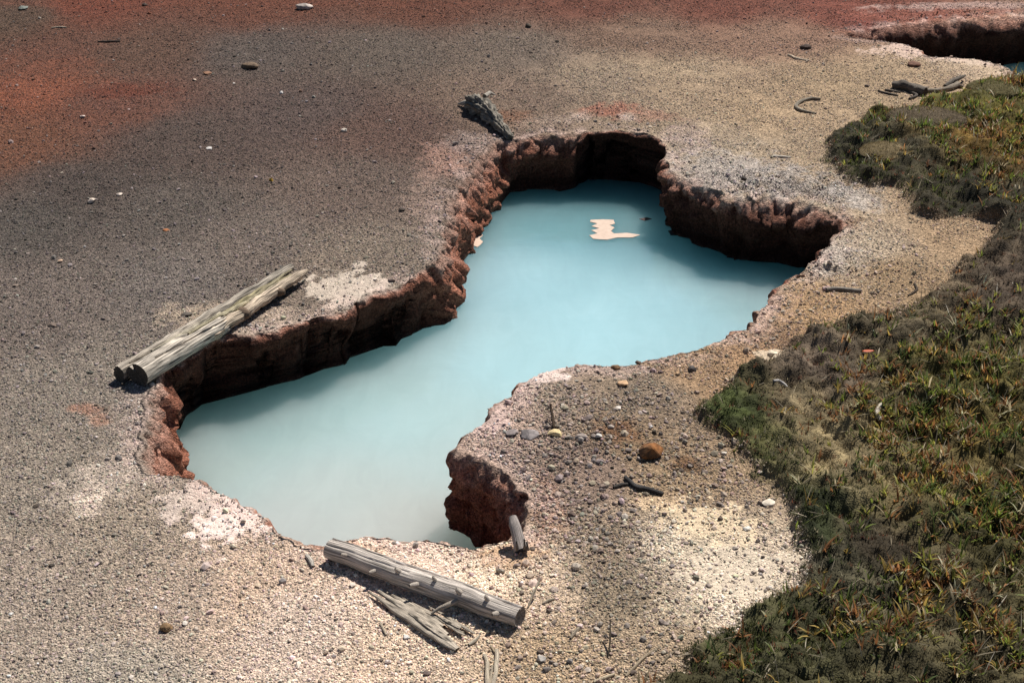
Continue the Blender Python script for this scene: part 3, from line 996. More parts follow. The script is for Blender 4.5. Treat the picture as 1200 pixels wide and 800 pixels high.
# --- large split log across the left end of the pool
A = np.array(on(163, 452)); B = np.array(on(352, 330))
A[2] += 0.055; B[2] += 0.045
root = empty('fallen_log', Vector(A) - Vector((0, 0, .055)))
tag(root, 'large weathered grey split log lying across the left rim of the pool', 'log')
o0 = np.array(root.location)


axis = (B - A) / np.linalg.norm(B - A); LL = np.linalg.norm(B - A)
left = np.array([-axis[1], axis[0], 0.0]); left /= np.linalg.norm(left)


def ll(u, l, h):
    """point along the log: fraction of its length, metres to the far side, metres up"""
    return A + axis * LL * u + left * l + np.array([0, 0, h]) - o0


def rail(u0, u1, l0, l1, h0, h1, n, wob, seed):
    t = np.linspace(0, 1, n)[:, None]
    P_ = ll(u0, l0, h0) * (1 - t) + ll(u1, l1, h1) * t
    P_ = P_ + left * (wob * noise(t[:, 0] * (u1 - u0) * 11, t[:, 0] * 0 + seed, .5))[:, None]
    P_[:, 2] += wob * .7 * noise(t[:, 0] * (u1 - u0) * 13, t[:, 0] * 0 + seed + 7, .5)
    return P_


def bark_col(base, seed, amt=.4):
    return lambda u, th: np.clip(lin(base)[None] * (1 + amt * noise(u * 12, np.cos(th) * 6 + seed, np.sin(th) * 6))[:, None] * (1 - .85 * sstep(.18, .5, noise(u * 5, np.cos(th) * 11 + seed, np.sin(th) * 11)))[:, None], .01, .8)


def rough_shape(seed, a1=.2, a2=.14):
    return lambda u, th: 1 + a1 * noise(th * 0 + u * 9 + seed, np.cos(th) * 1.6, np.sin(th) * 1.6) + a2 * noise(th * 0 + u * 22 + seed, np.cos(th) * 5, np.sin(th) * 5) - a2 * np.abs(noise(th * 0 + u * 2 + seed, np.cos(th) * 9, np.sin(th) * 9))


def butt_shape(u, th):
    s = 1 + .04 * noise(th * 0 + u * 5, np.cos(th) * 1.5, np.sin(th) * 1.5) - .05 * np.abs(noise(th * 0 + u * 2, np.cos(th) * 12, np.sin(th) * 12))
    s = s - .85 * np.exp(-((th - 2.25 - .2 * u) / .15) ** 2)          # the deep lengthwise split
    s = s - .30 * np.exp(-((th - 1.2 + .5 * u) / .07) ** 2) * (u > .15)
    top = sstep(.35, .6, np.full_like(th, u) + .25 * noise(th * 5, th * 0 + 2.0, .5)) * np.exp(-((th - 1.9) / .9) ** 2)
    s = s - .42 * top                                                # top broken away further along
    return np.maximum(s * (1 - .6 * sstep(.93, 1., np.full_like(th, u) + .12 * noise(th * 4, th * 0, .5))), .12)


wood_obj('butt', tube(rail(0, .50, 0, .0, .004, .002, 110, .002, 1.), .061, 120, butt_shape, bark_col((198, 186, 170), 0., .35), True, .88, .003, .15), root)  # butt end: dark end grain plus shade painted into its colour
wood_obj('heartwood', tube(rail(.30, .97, .014, .022, -.018, -.012, 110, .006, 2.), np.interp(np.linspace(0, 1, 110), [0, .3, .9, 1], [.048, .046, .036, .026]), 60, rough_shape(3., .22, .22), bark_col((158, 146, 114), 3., .5), True, .75), root)
wood_obj('outer_strip', tube(rail(-.012, 1.03, .098, .074, -.016, .006, 140, .006, 5.), np.interp(np.linspace(0, 1, 140), [0, .5, .95, 1], [.030, .027, .020, .014]), 40, rough_shape(7., .16, .16), bark_col((184, 172, 156), 7., .4), True, 1.45, 0, .2), root)
wood_obj('side_rail', tube(rail(.36, 1.04, -.030, -.016, -.006, .010, 120, .010, 9.), np.interp(np.linspace(0, 1, 120), [0, .06, .5, .9, 1], [.016, .030, .027, .022, .006]), 44, rough_shape(11., .20, .10), bark_col((204, 184, 160), 11., .3), True, 1.1), root)
for k, (u0, u1, l0, l1, h0, h1, rr, c) in enumerate(((.12, .52, .040, .036, .045, .024, .013, (204, 192, 168)), (.30, .66, .012, .020, .040, .016, .012, (196, 184, 152)), (.42, .90, .046, .044, .012, .014, .012, (180, 168, 130)),
                                                     (.50, .80, .006, .010, .016, .014, .010, (192, 178, 146)), (.62, .99, .028, .040, .014, .016, .011, (170, 158, 128)), (.70, .95, .004, .012, .012, .016, .009, (200, 186, 158)), (.02, .30, .060, .050, .030, .036, .010, (150, 138, 122)))):
    n = 60; t = np.linspace(0, 1, n)
    wood_obj('splinter', tube(rail(u0, u1, l0, l1, h0, h1, n, .008, 20. + k), rr * (0.35 + .65 * np.sin(np.pi * np.clip(t, .08, .92))), 14, rough_shape(20. + k * 3, .35, .2), bark_col(c, k * 2., .45), True, .9), root)
for f, rad in ((0.585, .026), (0.815, .020)):
    c = ll(f, -.034, .0)
    wood_obj('knot', tube(np.array([c + left * .02, c - left * 0.006 + axis * .004, c - left * 0.020 + axis * .010, c - left * .030 + axis * .014]), [rad * 1.3, rad * 1.15, rad * .9, rad * .55], 16, rough_shape(f * 30, .2, .15), lin((120, 100, 82)), True, 1.0), root)
wood_obj('splinter', tube(rail(-.03, .03, .066, .082, -.048, -.040, 20, .002, 40.), np.linspace(.006, .012, 20), 10, None, lin((90, 80, 70)), True), root)

# --- smooth log in the foreground
A = np.array(on(388, 652)); B = np.array(on(609, 733))
A[2] += 0.040; B[2] += 0.040
root = empty('fallen_log', Vector(A) - Vector((0, 0, .04)))
tag(root, 'smooth round grey log with short branch stubs on pale sand in the foreground', 'log')
o0 = np.array(root.location)
axis = (B - A) / np.linalg.norm(B - A)
toward = np.array([axis[1], -axis[0], 0.0]); toward /= np.linalg.norm(toward)   # towards the camera


def log2_shape(u, th):
    s = 1 + 0.04 * noise(th * 0 + u * 7, np.cos(th) * 1.2, np.sin(th) * 1.2)
    crack = 1.95 + 0.12 * np.sin(u * 11) + 0.06 * np.sin(u * 31)
    # a long drying crack with the far side standing a little proud
    s = s + 0.10 * sstep(crack - .02, crack + .06, th) * sstep(crack + 1.2, crack + .2, th)
    s = s - 0.42 * np.exp(-((th - crack) / 0.06) ** 2)
    s = s - 0.10 * np.exp(-((th - 1.0 - 0.5 * u) / 0.04) ** 2) * (u < .45)
    return s + 0.016 * noise(th * 0 + u * 4, np.cos(th) * 9, np.sin(th) * 9)


def log2_col(u, th):
    g = noise(u * 10, np.cos(th) * 5, np.sin(th) * 5)[:, None]
    return np.clip(lin((200, 188, 176)) * (1 + 0.3 * g) * (1 - .6 * sstep(.4, .62, noise(u * 5, np.cos(th) * 12, np.sin(th) * 12 + 3)))[:, None], .02, .8)


path = lerp_path(A, B, 140, -0.004, 0.006, 4.0) - o0
u = np.linspace(0, 1, 140)
wood_obj('trunk', tube(path, 0.037 + 0.007 * np.sin(u * 3.0) - 0.003 * u, 120, log2_shape, log2_col, True, 1.0, 0.012), root)
LL = np.linalg.norm(B - A)
for f, ln, rad, lift, fw in ((.13, .012, .006, .55, .8), (.30, .016, .008, .15, 1), (.42, .014, .009, .75, .6), (.525, .022, .009, .35, 1), (.73, .012, .009, .80, .5), (.60, .012, .007, .9, .3), (.93, .012, .010, .3, 1), (.865, .010, .008, .95, .3)):
    c = A + axis * LL * f - o0
    d = toward * fw + np.array([0, 0, lift]); d /= np.linalg.norm(d)
    d = d - axis * .35
    s0 = c + d * 0.040
    pk = np.array([s0 - d * .008, s0 + d * ln * .8, s0 + d * ln * 1.5])
    wood_obj('branch_stub', tube(pk, [rad * 1.1, rad, rad * .6], 10, None, lin((218, 204, 188)), True), root)
c = A + axis * LL * .71 - o0
d = toward * .9 + np.array([0, 0, -.25]) - axis * .8
pk = np.array([c + toward * .034, c + toward * .05 + d * .015 + [0, 0, .006], c + toward * .04 + d * .05, c + toward * .04 + d * .075 + [0, 0, -.01]])
wood_obj('branch_stub', tube(pk, [.010, .009, .007, .004], 10, None, lin((196, 182, 165)), True), root)


# --- generic sticks
def stick(name, pix, rads_px, col, label, cat, group=None, lifts=None, n=24, wob=0.006, rough=0.18, nseg=10, parent=None, squash=1.0, root=None):
    pts = []
    for i, p in enumerate(pix):
        v = on(p[0], p[1])
        rr = rads_px[i] * pxsize(p[1])
        pts.append([v.x, v.y, v.z + rr * 0.75 + (lifts[i] if lifts else 0), rr])
    S = spline(pts, np.linalg.norm(np.array(pts[0][:2]) - np.array(pts[-1][:2])) / n + 1e-4, closed=False)
    S = np.concatenate([S, [pts[-1]]])
    # spline() keeps height and radius linear between points
    base = np.array([S[0, 0], S[0, 1], S[0, 2] - S[0, 3]]) if root is None else np.array(root.location)
    s = random.random() * 50
    for ax in (0, 1):
        S[:, ax] += wob * noise(S[:, 0] * 14 + s, S[:, 1] * 14 + ax * 9, s)
    sd = random.random() * 40
    data = tube(S[:, :3] - base, S[:, 3], nseg, lambda u, th: 1 + rough * noise(th * 0 + u * 6 + sd, np.cos(th) * 1.5, np.sin(th) * 1.5), lin(col), True, squash)
    if root is not None:
        return wood_obj(name, data, root)
    o = wood_obj(name, data, None, base)
    if label:
        tag(o, label, cat, group)
    return o


def splintered(name, pix_a, pix_b, wpx, strips, col, label, cat):
    """broken slab of wood: several long flat strips lying side by side"""
    A = np.array(on(*pix_a)); B = np.array(on(*pix_b))
    ax = (B - A) / np.linalg.norm(B - A); sd = np.array([-ax[1], ax[0], 0]); L = np.linalg.norm(B - A)
    root = empty(name, A); tag(root, label, cat)
    wm = wpx * pxsize(pix_a[1])
    for off, s0, s1, wd, hh in strips:
        a = A + ax * L * s0 + sd * off * wm; b = A + ax * L * s1 + sd * off * wm * (1.15 + random.uniform(-.15, .15))
        a[2] = gh(a[0], a[1]) + hh; b[2] = gh(b[0], b[1]) + hh * .8
        p = lerp_path(a, b, 40, 0, .004, off * 9 + 3) - A
        t = np.linspace(0, 1, 40)
        rr = wd * wm * (0.30 + 0.70 * sstep(0, .5, t)) * (1 - .4 * sstep(.92, 1, t)) * (1 + .18 * noise(t * 9 + off * 5, t * 0, .5))
        k = random.uniform(.8, 1.15); se = random.random() * 30
        wood_obj('strip', tube(p, rr, 14, lambda u, th: 0.8 + .25 * np.abs(np.sin(th)) + .15 * noise(th * 0 + u * 14 + se, np.cos(th) * 2, np.sin(th) * 2) - .2 * np.abs(noise(th * 0 + u * 3 + se, np.cos(th) * 8, np.sin(th) * 8)), bark_col(col, se, .4), True, .42, 0, .25), root)
    return root


splintered('wood_slab', (437, 694), (541, 760), 16, [(-.45, .0, 1.0, .52, .016), (.05, .06, .84, .46, .021), (.50, .12, .74, .36, .019), (.85, .25, .93, .20, .014), (1.35, .50, .98, .17, .012), (-.30, .45, .93, .3, .026), (1.0, .62, .86, .22, .02)],
           (192, 178, 160), 'splintered grey wood slab lying in front of the smooth foreground log', 'wood slab')

# short stick leaning against the rock
a = on(611, 648); b = on(603, 632)
p0 = np.array([a.x, a.y, a.z + .012]); p1 = np.array([b.x - .008, b.y + .01, b.z + .10])
mid = (p0 + p1) / 2
base = np.array(a)
tt = np.linspace(0, 1, 18)
P_ = p0[None] * (1 - tt[:, None]) + p1[None] * tt[:, None]
root = empty('broken_branch', a)
tag(root, 'short grey broken branch end leaning by the red rock at the water', 'branch')
wood_obj('branch', tube(P_ - base, np.interp(tt, [0, .25, .8, 1], [.026, .024, .021, .014]), 20, lambda u, th: 1 + .12 * noise(th * 0 + u * 4, np.cos(th) * 2, np.sin(th) * 2) - (.35 * np.exp(-((th - 4.4) / .35) ** 2) if u < .45 else 0) * np.ones_like(th), lin((176, 164, 156)), True, 1.0, .012), root)
for k, (dx, ln) in enumerate(((-.016, .05), (.012, .06), (.022, .045))):
    q = np.array([[dx, .004, .020], [dx * 1.05, -.012, .012 + ln * .3], [dx * 1.0 - .002, -.004, .02 + ln * .8]])
    wood_obj('splinter', tube(q, [.007, .007, .004], 8, None, lin((150, 138, 128)), True), root)

# driftwood stump at the back rim
a = on(596, 158); b = on(560, 128)
root = empty('driftwood_stump', a)
tag(root, 'dark gnarled driftwood stump with side branch lying above the back rim', 'driftwood')
base = np.array(a)
pts = []
for (px, py, rr, lf) in ((598, 158, .020, .005), (588, 149, 0.030, .012), (578, 139, .044, .018), (568, 131, .054, .022), (558, 126, .058, .024), (549, 122, .036, .026)):
    v = on(px, py + 6); pts.append([v.x, v.y, v.z + lf + rr * .6, rr])
S = spline(pts, .007, closed=False)
wood_obj('trunk', tube(S[:, :3] - base, S[:, 3], 60, lambda u, th: 1 + .6 * noise(th * 0 + u * 8, np.cos(th) * 2.6, np.sin(th) * 2.6) + .40 * noise(th * 0 + u * 22, np.cos(th) * 6, np.sin(th) * 6),
     lambda u, th: lin((132, 124, 112))[None] * (1 + .5 * noise(u * 12, np.cos(th) * 4, np.sin(th) * 4))[:, None], True, 1.0), root)
v = on(556, 130); w2 = on(537, 124)
q = np.array([[v.x, v.y, v.z + .05], [(v.x + w2.x) / 2, (v.y + w2.y) / 2, v.z + .035], [w2.x, w2.y, w2.z + .012]]) - base
wood_obj('branch', tube(q, [.030, .022, .006], 12, lambda u, th: 1 + .2 * noise(th * 0 + u * 5, np.cos(th), np.sin(th)), lin((176, 168, 156)), True), root)
v = on(568, 128); w2 = on(580, 121)
q = np.array([[v.x, v.y, v.z + .09], [(v.x + w2.x) / 2, (v.y + w2.y) / 2, v.z + .095], [w2.x, w2.y, w2.z + .06]]) - base
wood_obj('branch', tube(q, [.018, .014, .005], 10, None, lin((182, 172, 158)), True), root)

# broken branches on the far sand
root = empty('broken_branch', on(1045, 104))
tag(root, 'thick dark broken branch lying on sand before the mossy bank', 'branch')
stick('branch', [(1046, 103), (1056, 104), (1070, 108), (1083, 112)], [4, 6, 6, 5], (105, 95, 84), None, None, root=root, rough=.35, nseg=16)
stick('side_twig', [(1066, 109), (1074, 113), (1066, 117)], [2, 2, 1.5], (90, 80, 72), None, None, root=root)
stick('side_twig', [(1080, 108), (1086, 106)], [3.4, 3], (150, 130, 112), None, None, root=root)
root = empty('broken_branch', on(1088, 109))
tag(root, 'pale curved branch with forked tip lying right of the thick dark branch', 'branch')
stick('branch', [(1086, 109), (1100, 108), (1112, 106), (1122, 102)], [3, 2.6, 3.5, 4], (150, 136, 118), None, None, root=root)
stick('fork', [(1108, 104), (1116, 100), (1124, 98), (1130, 94)], [3, 3, 2.5, 1.2], (110, 100, 88), None, None, root=root, lifts=[0, .02, .03, .03])
stick('fork', [(1120, 103), (1128, 104)], [3.5, 2], (120, 100, 84), None, None, root=root)

ST = [('twig', [(1029, 107), (1038, 110), (1052, 113)], [1.2, 1.4, 1], (90, 80, 70), 'thin dark twig lying left of the thick dark branch, lower of two', 'twig'),
      ('twig', [(1037, 106), (1046, 108), (1056, 109)], [1.4, 1.6, 1], (110, 98, 84), 'thin dark twig touching the thick dark branch, upper of two', 'twig'),
      ('curved_twig', [(961, 117), (950, 117), (938, 121), (933, 126), (940, 131), (957, 134)], [1.6, 2, 2.2, 2.2, 2, 1], (150, 138, 120), 'curved grey twig bent like a hook lying on far sand', 'twig'),
      ('stick', [(968, 341), (985, 341), (1009, 342)], [2.6, 3, 2.2], (150, 140, 128), 'short straight grey stick lying on the sandy path by the right rim', 'stick'),
      ('charred_stick', [(732, 560), (745, 572), (756, 574), (777, 580)], [2.4, 3.4, 3.2, 2.6], (72, 68, 66), 'charred black stick with bent end lying below the rusty rock', 'stick'),
      ('charred_twig', [(718, 572), (728, 569), (736, 568)], [2, 2.4, 1.6], (84, 78, 72), 'small charred twig left of the bent charred stick', 'twig'),
      ('stick', [(583, 762), (582, 778), (578, 805)], [2.6, 3.0, 2.6], (216, 200, 176), 'bleached straight stick at the bottom edge, longest of its bundle', 'stick'),
      ('stick', [(568, 768), (570, 782), (570, 804)], [2.4, 2.8, 3], (208, 192, 168), 'bleached straight stick at the bottom edge, left side of its bundle', 'stick'),
      ('stick', [(577, 780), (575, 792), (573, 806)], [1.6, 2, 2], (190, 174, 150), 'short bleached splinter between two sticks at the bottom edge', 'stick'),
      ('twig', [(575, 757), (580, 764), (584, 768)], [1.4, 1.6, 1.4], (200, 180, 150), 'tiny pale twig above the bundle of bleached sticks', 'twig'),
      ('twig', [(550, 756), (556, 752), (562, 744)], [2, 2.2, 1], (206, 192, 170), 'pale bent twig between the slab tip and the smooth log', 'twig'),
      ('twig', [(446, 730), (449, 738), (451, 744)], [1.6, 1.8, 1.2], (205, 188, 164), 'short pale twig left of the splintered wood slab', 'twig'),
      ('driftwood_chip', [(359, 652), (364, 660), (367, 665)], [2.6, 3.2, 2], (205, 195, 182), 'pale wood chip just left of the end of smooth log', 'wood chip'),
      ('twig', [(619, 712), (625, 703), (632, 693)], [1, 1.6, 1.2], (212, 196, 170), 'thin pale twig standing up right of smooth log end', 'twig'),
      ('twig', [(636, 707), (643, 704), (650, 703)], [1.4, 1.8, 1.4], (186, 172, 150), 'short pale twig on gravel right of smooth log', 'twig'),
      ('twig', [(555, 728), (566, 736), (574, 742)], [1.4, 1.6, 1.2], (196, 180, 158), 'thin twig lying in the shadow under the smooth log', 'twig'),
      ('stick', [(697, 800), (708, 796), (720, 790)], [2.2, 2.4, 1.6], (214, 196, 166), 'pale stick at bottom edge below the plants, thickest there', 'stick'),
      ('stick', [(733, 793), (750, 776), (764, 765), (774, 757)], [1.8, 2, 1.8, 1.2], (190, 170, 142), 'long pale stick slanting up near the bottom edge of gravel', 'stick'),
      ('twig', [(776, 778), (786, 768), (797, 758)], [1.2, 1.4, 1], (150, 134, 112), 'thin brown twig at the edge of the lower mossy bank', 'twig'),
      ('twig', [(712, 770), (714, 755), (714, 742)], [1, 1.1, .8], (90, 78, 62), 'thin dark upright twig on gravel near the bottom edge', 'twig'),
      ('twig', [(669, 748), (676, 740), (681, 733)], [1.6, 2.4, 1.4], (176, 160, 138), 'pale forked twig on grey gravel in the lower middle', 'twig'),
      ('upright_twig', [(648, 501), (647, 494), (645, 486)], [1.8, 1.6, 1.4], (104, 84, 66), 'short brown twig standing upright beside the yellow stone', 'twig'),
      ('driftwood_chip', [(1031, 494), (1027, 486), (1032, 476), (1036, 473)], [2.4, 3, 2.4, 1.2], (222, 210, 192), 'bleached forked wood chip lying in the brown grass', 'wood chip'),
      ('driftwood_chip', [(906, 447), (914, 448), (922, 454)], [1.4, 2, 1.8], (205, 200, 195), 'pale bent wood chip on the mossy edge below the sand', 'wood chip'),
      ('twig', [(1003, 470), (1012, 470), (1022, 471)], [1, 1.4, 1], (170, 155, 135), 'thin pale twig in moss left of the forked chip', 'twig'),
      ('twig', [(1072, 333), (1074, 341), (1065, 347)], [1.4, 1.6, 1], (84, 70, 56), 'dark bent twig on the sandy path beside moss', 'twig'),
      ('stick', [(905, 184), (915, 185), (927, 185)], [1.4, 1.8, 1.2], (226, 214, 196), 'bleached thin stick on tan sand above the right wall', 'stick'),
      ('twig', [(924, 65), (935, 70), (948, 72)], [1.2, 1.5, 1], (210, 190, 165), 'pale thin twig on sand below the dark far stone', 'twig'),
      ('twig', [(60, 34), (70, 33), (78, 33)], [1, 1.2, .9], (175, 160, 140), 'faint pale twig on far grey ground near upper left', 'twig'),
      ('twig', [(115, 50), (128, 50), (141, 49)], [.9, 1.6, 1.2], (70, 56, 48), 'dark thin twig on far ground above the red patch', 'twig')]
for s in ST:
    lf = None
    if s[0] == 'upright_twig':
        lf = [0, .02, .05]
    elif 'upright' in s[4] or 'standing up' in s[4]:
        lf = [0, .03, .06]
    stick(s[0], s[1], s[2], s[3], s[4], s[5], lifts=lf, nseg=9)


# ------------------------------------------------------------------ stones
def stone_mesh(name, sx, sy, sz, col, seed, angular=True, second=None):
    r_ = random.Random(seed)
    bm = bmesh.new()
    if angular:
        for i in range(22):
            z = r_.uniform(-1, 1); a = r_.uniform(0, 6.283); q = math.sqrt(1 - z * z); k = r_.uniform(.75, 1.08)
            bm.verts.new((q * math.cos(a) * k, q * math.sin(a) * k, z * k))
        res = bmesh.ops.convex_hull(bm, input=bm.verts)
        junk = [e for e in res['geom_interior'] if isinstance(e, bmesh.types.BMVert)]
        bmesh.ops.delete(bm, geom=junk, context='VERTS')
        bmesh.ops.bevel(bm, geom=list(bm.edges), offset=.06, segments=1, affect='EDGES', clamp_overlap=True)
        bmesh.ops.triangulate(bm, faces=bm.faces)
    else:
        bmesh.ops.create_icosphere(bm, subdivisions=3, radius=1)
        co = np.array([v.co[:] for v in bm.verts])
        f = 1 + .55 * fbm(co[:, 0] * 1.3 + seed, co[:, 1] * 1.3, co[:, 2] * 1.3, 4, .6)
        for v, k in zip(bm.verts, f):
            v.co *= k
    for v in bm.verts:
        v.co.x *= sx; v.co.y *= sy; v.co.z *= sz
    me = bpy.data.meshes.new(name)
    bm.to_mesh(me); bm.free()
    co = np.array([v.co[:] for v in me.vertices])
    s = max(sx, sy)
    g = fbm(co[:, 0] / s * 1.5 + seed, co[:, 1] / s * 1.5, co[:, 2] / s * 1.5, 3)
    c = lin(col)[None] * (1 + .35 * g[:, None])
    if second is not None:
        k = sstep(-.1, .35, fbm(co[:, 0] / s * 1.2 + seed, co[:, 1] / s * 1.2, co[:, 2] / s + 4, 2))[:, None]
        c = c * (1 - k) + lin(second)[None] * k
    a = me.attributes.new('Col', 'FLOAT_COLOR', 'POINT')
    cc = np.ones((len(co), 4), np.float32); cc[:, :3] = np.clip(c, .01, .85)
    a.data.foreach_set('color', cc.ravel())
    return me


STN = 0


def stone(px, py, wpx, hpx, col, label, name='stone', angular=True, second=None, group=None, rz=None):
    global STN
    STN += 1
    s = pxsize(py)
    sx = wpx * s / 2
    vs = math.sin(math.atan2(H, at(px, py)[1]))
    # visible height = depth*sin + height*cos; keep depth near the width for round stones
    sz = max(.28 * sx, min(.9 * sx, hpx * s / 2 * .8))
    sy = sx * .8
    p = on(px, py + hpx * .15)
    me = stone_mesh(name, sx, sy, sz, col, STN * 7 + 1, angular, second)
    me.polygons.foreach_set('use_smooth', np.full(len(me.polygons), not angular))
    o = link(name, me, STONE, None, (p.x, p.y, p.z + sz * .55))
    o.rotation_euler = (random.uniform(-.15, .15), random.uniform(-.15, .15), random.uniform(-.5, .5) if rz is None else rz)
    tag(o, label, 'stone', group)
    return o


stone(762, 530, 34, 26, (104, 78, 56), 'rusty orange brown rock casting a dark shadow on gravel', 'rock', True, (158, 104, 58))
stone(357, 9, 19, 10, (205, 190, 178), 'largest pale stone on the far ground at the top edge', 'stone', False, (150, 140, 132))
stone(293, 78, 20, 10, (120, 100, 82), 'dark crumbly lump of soil on the far ground', 'soil_clod', False)
stone(170, 6, 9, 6, (96, 82, 74), 'dark stone at the top edge near the upper left', 'stone')
stone(175, 16, 5, 4, (120, 72, 52), 'small reddish dark pebble just below the dark top edge stone', 'pebble')
stone(27, 10, 13, 7, (120, 124, 116), 'flat grey green stone in the upper left corner', 'stone')
stone(108, 236, 12, 9, (226, 206, 188), 'pale pointed stone on grey gravel at left', 'stone')
stone(140, 228, 9, 5, (220, 202, 186), 'small pale stone just right of the pale pointed stone', 'stone')
stone(245, 174, 9, 5, (224, 216, 208), 'small white flat stone on grey gravel below the red patch', 'stone')
stone(318, 211, 7, 6, (190, 150, 62), 'small yellow ochre stone on grey gravel', 'stone')
stone(403, 153, 8, 6, (214, 200, 184), 'round pale pebble left of the driftwood stump', 'pebble', False)
stone(398, 220, 5, 4, (74, 62, 56), 'dark pebble on brown gravel left of the pool', 'pebble')
stone(619, 31, 9, 8, (92, 82, 72), 'upright dark stone on far ground above the stump', 'stone')
stone(653, 49, 7, 4, (84, 74, 64), 'dark small stone right of the upright dark stone', 'stone')
stone(622, 62, 6, 4, (92, 80, 70), 'flat dark pebble straight above the back rim stump', 'pebble')
stone(570, 27, 5, 3, (92, 72, 60), 'tiny dark pebble left of the upright dark stone', 'pebble')
stone(353, 107, 6, 6, (150, 118, 96), 'reddish brown pebble next to a white chip', 'pebble')
stone(330, 109, 6, 5, (222, 214, 206), 'white chip next to the reddish brown pebble', 'pebble')
stone(97, 137, 8, 5, (230, 212, 198), 'white pebble on the red patch', 'pebble')
stone(944, 56, 13, 8, (84, 68, 60), 'dark oval stone on tan sand left of the far pool', 'stone', False)
stone(1071, 76, 16, 7, (120, 86, 70), 'brown flat stone at the near rim of the far pool', 'stone', False)
stone(1016, 101, 7, 5, (110, 96, 86), 'grey pebble on sand left of the broken branches', 'pebble')
stone(243, 86, 11, 5, (160, 120, 94), 'tan flat stone left of the crumbly lump', 'stone')
stone(228, 94, 6, 4, (214, 192, 172), 'small pale chip below the tan flat stone', 'pebble')
stone(274, 98, 4, 3, (230, 218, 206), 'tiny white chip under the crumbly lump', 'pebble')
stone(71, 306, 7, 5, (226, 190, 160), 'pale peach pebble on grey gravel at left', 'pebble')
stone(195, 270, 9, 4, (186, 120, 78), 'orange tan flat chip above the split log', 'pebble')
stone(62, 381, 12, 6, (130, 114, 102), 'brown grey flat stone left of split log', 'stone')
stone(43, 406, 9, 5, (166, 154, 144), 'grey pebble below the brown grey flat stone', 'pebble')
stone(219, 368, 15, 5, (96, 88, 80), 'dark flat stone on crust behind the split log', 'stone')
stone(195, 735, 15, 12, (140, 112, 82), 'brown clod on coarse gravel at lower left', 'soil_clod', False)
stone(332, 680, 13, 9, (168, 158, 152), 'grey pebble on gravel below the white crust', 'pebble')
stone(41, 593, 9, 5, (82, 72, 62), 'dark pebble at left edge near mineral crust', 'pebble')
stone(60, 662, 9, 5, (80, 72, 64), 'dark flat pebble on grey gravel at lower left', 'pebble')
stone(13, 719, 8, 4, (228, 222, 214), 'white chip at the left edge of coarse gravel', 'pebble')
stone(476, 746, 10, 6, (232, 226, 218), 'white chip on sand left of slab tip', 'pebble')
stone(722, 431, 13, 8, (130, 100, 72), 'brown stone perched on the near rim of the pool', 'stone')
stone(748, 425, 8, 6, (110, 88, 72), 'small dark stone on the near rim right of brown stone', 'stone')
stone(729, 450, 16, 9, (206, 168, 130), 'pale tan stone on gravel behind the near rim', 'stone')
stone(650, 508, 18, 11, (222, 198, 150), 'pale yellow stone on gravel beside the upright twig', 'stone')
stone(621, 509, 24, 12, (160, 150, 146), 'flat grey stone slab left of the yellow stone', 'stone')
stone(600, 507, 18, 8, (150, 138, 134), 'low grey stone at the left of flat slab', 'stone')
stone(701, 511, 11, 8, (212, 206, 198), 'white rounded pebble right of the yellow stone', 'pebble')
stone(681, 512, 16, 9, (172, 158, 148), 'pinkish grey stone between yellow stone and white pebble', 'stone')
stone(725, 478, 10, 6, (220, 208, 196), 'pale flat chip on rubble behind yellow stone', 'pebble')
stone(763, 500, 6, 5, (232, 226, 220), 'small white chip above the rusty rock', 'pebble')
stone(905, 414, 16, 7, (222, 204, 178), 'pale flat stone at the sand edge by the moss', 'stone')
stone(912, 421, 15, 5, (214, 196, 170), 'pale thin flat stone just below another at moss edge', 'stone')
stone(889, 419, 10, 5, (172, 148, 122), 'tan flat stone left of the pale flat stones', 'stone')
stone(811, 433, 14, 10, (90, 84, 80), 'dark grey stone on the sand by the pool rim', 'stone')
stone(809, 545, 8, 4, (70, 56, 46), 'dark brown lump in the stained soil right of rusty rock', 'soil_clod', False)
stone(670, 603, 12, 11, (112, 94, 84), 'brown stone on rubble right of red rock face', 'stone')
stone(606, 662, 10, 6, (150, 132, 122), 'brown pebble just below the leaning branch end', 'pebble')
stone(621, 674, 12, 6, (178, 158, 138), 'flat tan pebble on sand right of leaning branch', 'pebble')
stone(632, 678, 10, 8, (164, 140, 126), 'rounded pinkish pebble beside the flat tan pebble', 'pebble')
stone(576, 688, 8, 6, (128, 104, 98), 'purple brown pebble on bright sand above smooth log', 'pebble')
stone(610, 685, 10, 7, (150, 126, 116), 'pinkish brown pebble at the edge of bright sand', 'pebble')
stone(634, 771, 14, 10, (196, 188, 178), 'pale rounded stone near the bottom edge', 'stone')
stone(640, 784, 12, 9, (128, 118, 110), 'grey stone below the pale rounded stone', 'stone')
stone(500, 788, 11, 8, (120, 104, 96), 'dark pebble near bottom edge left of sticks', 'pebble')
stone(668, 774, 10, 8, (140, 132, 126), 'grey angular stone right of the pale rounded stone', 'stone')
stone(875, 619, 12, 6, (234, 226, 212), 'white stone chip on bright crust near moss', 'stone')
stone(901, 589, 20, 7, (224, 210, 190), 'pale flat slab at the foot of the mossy bank', 'stone')
stone(848, 531, 9, 6, (228, 216, 200), 'white chip at the dark green moss edge', 'pebble')
stone(872, 210, 9, 7, (62, 56, 52), 'black stone on the pale crust above the right wall', 'stone')
stone(534, 168, 9, 6, (140, 128, 120), 'grey stone on crust left of the back rim', 'stone')
stone(471, 246, 11, 6, (84, 74, 66), 'dark flat stone on gravel left of the lit wall', 'stone')
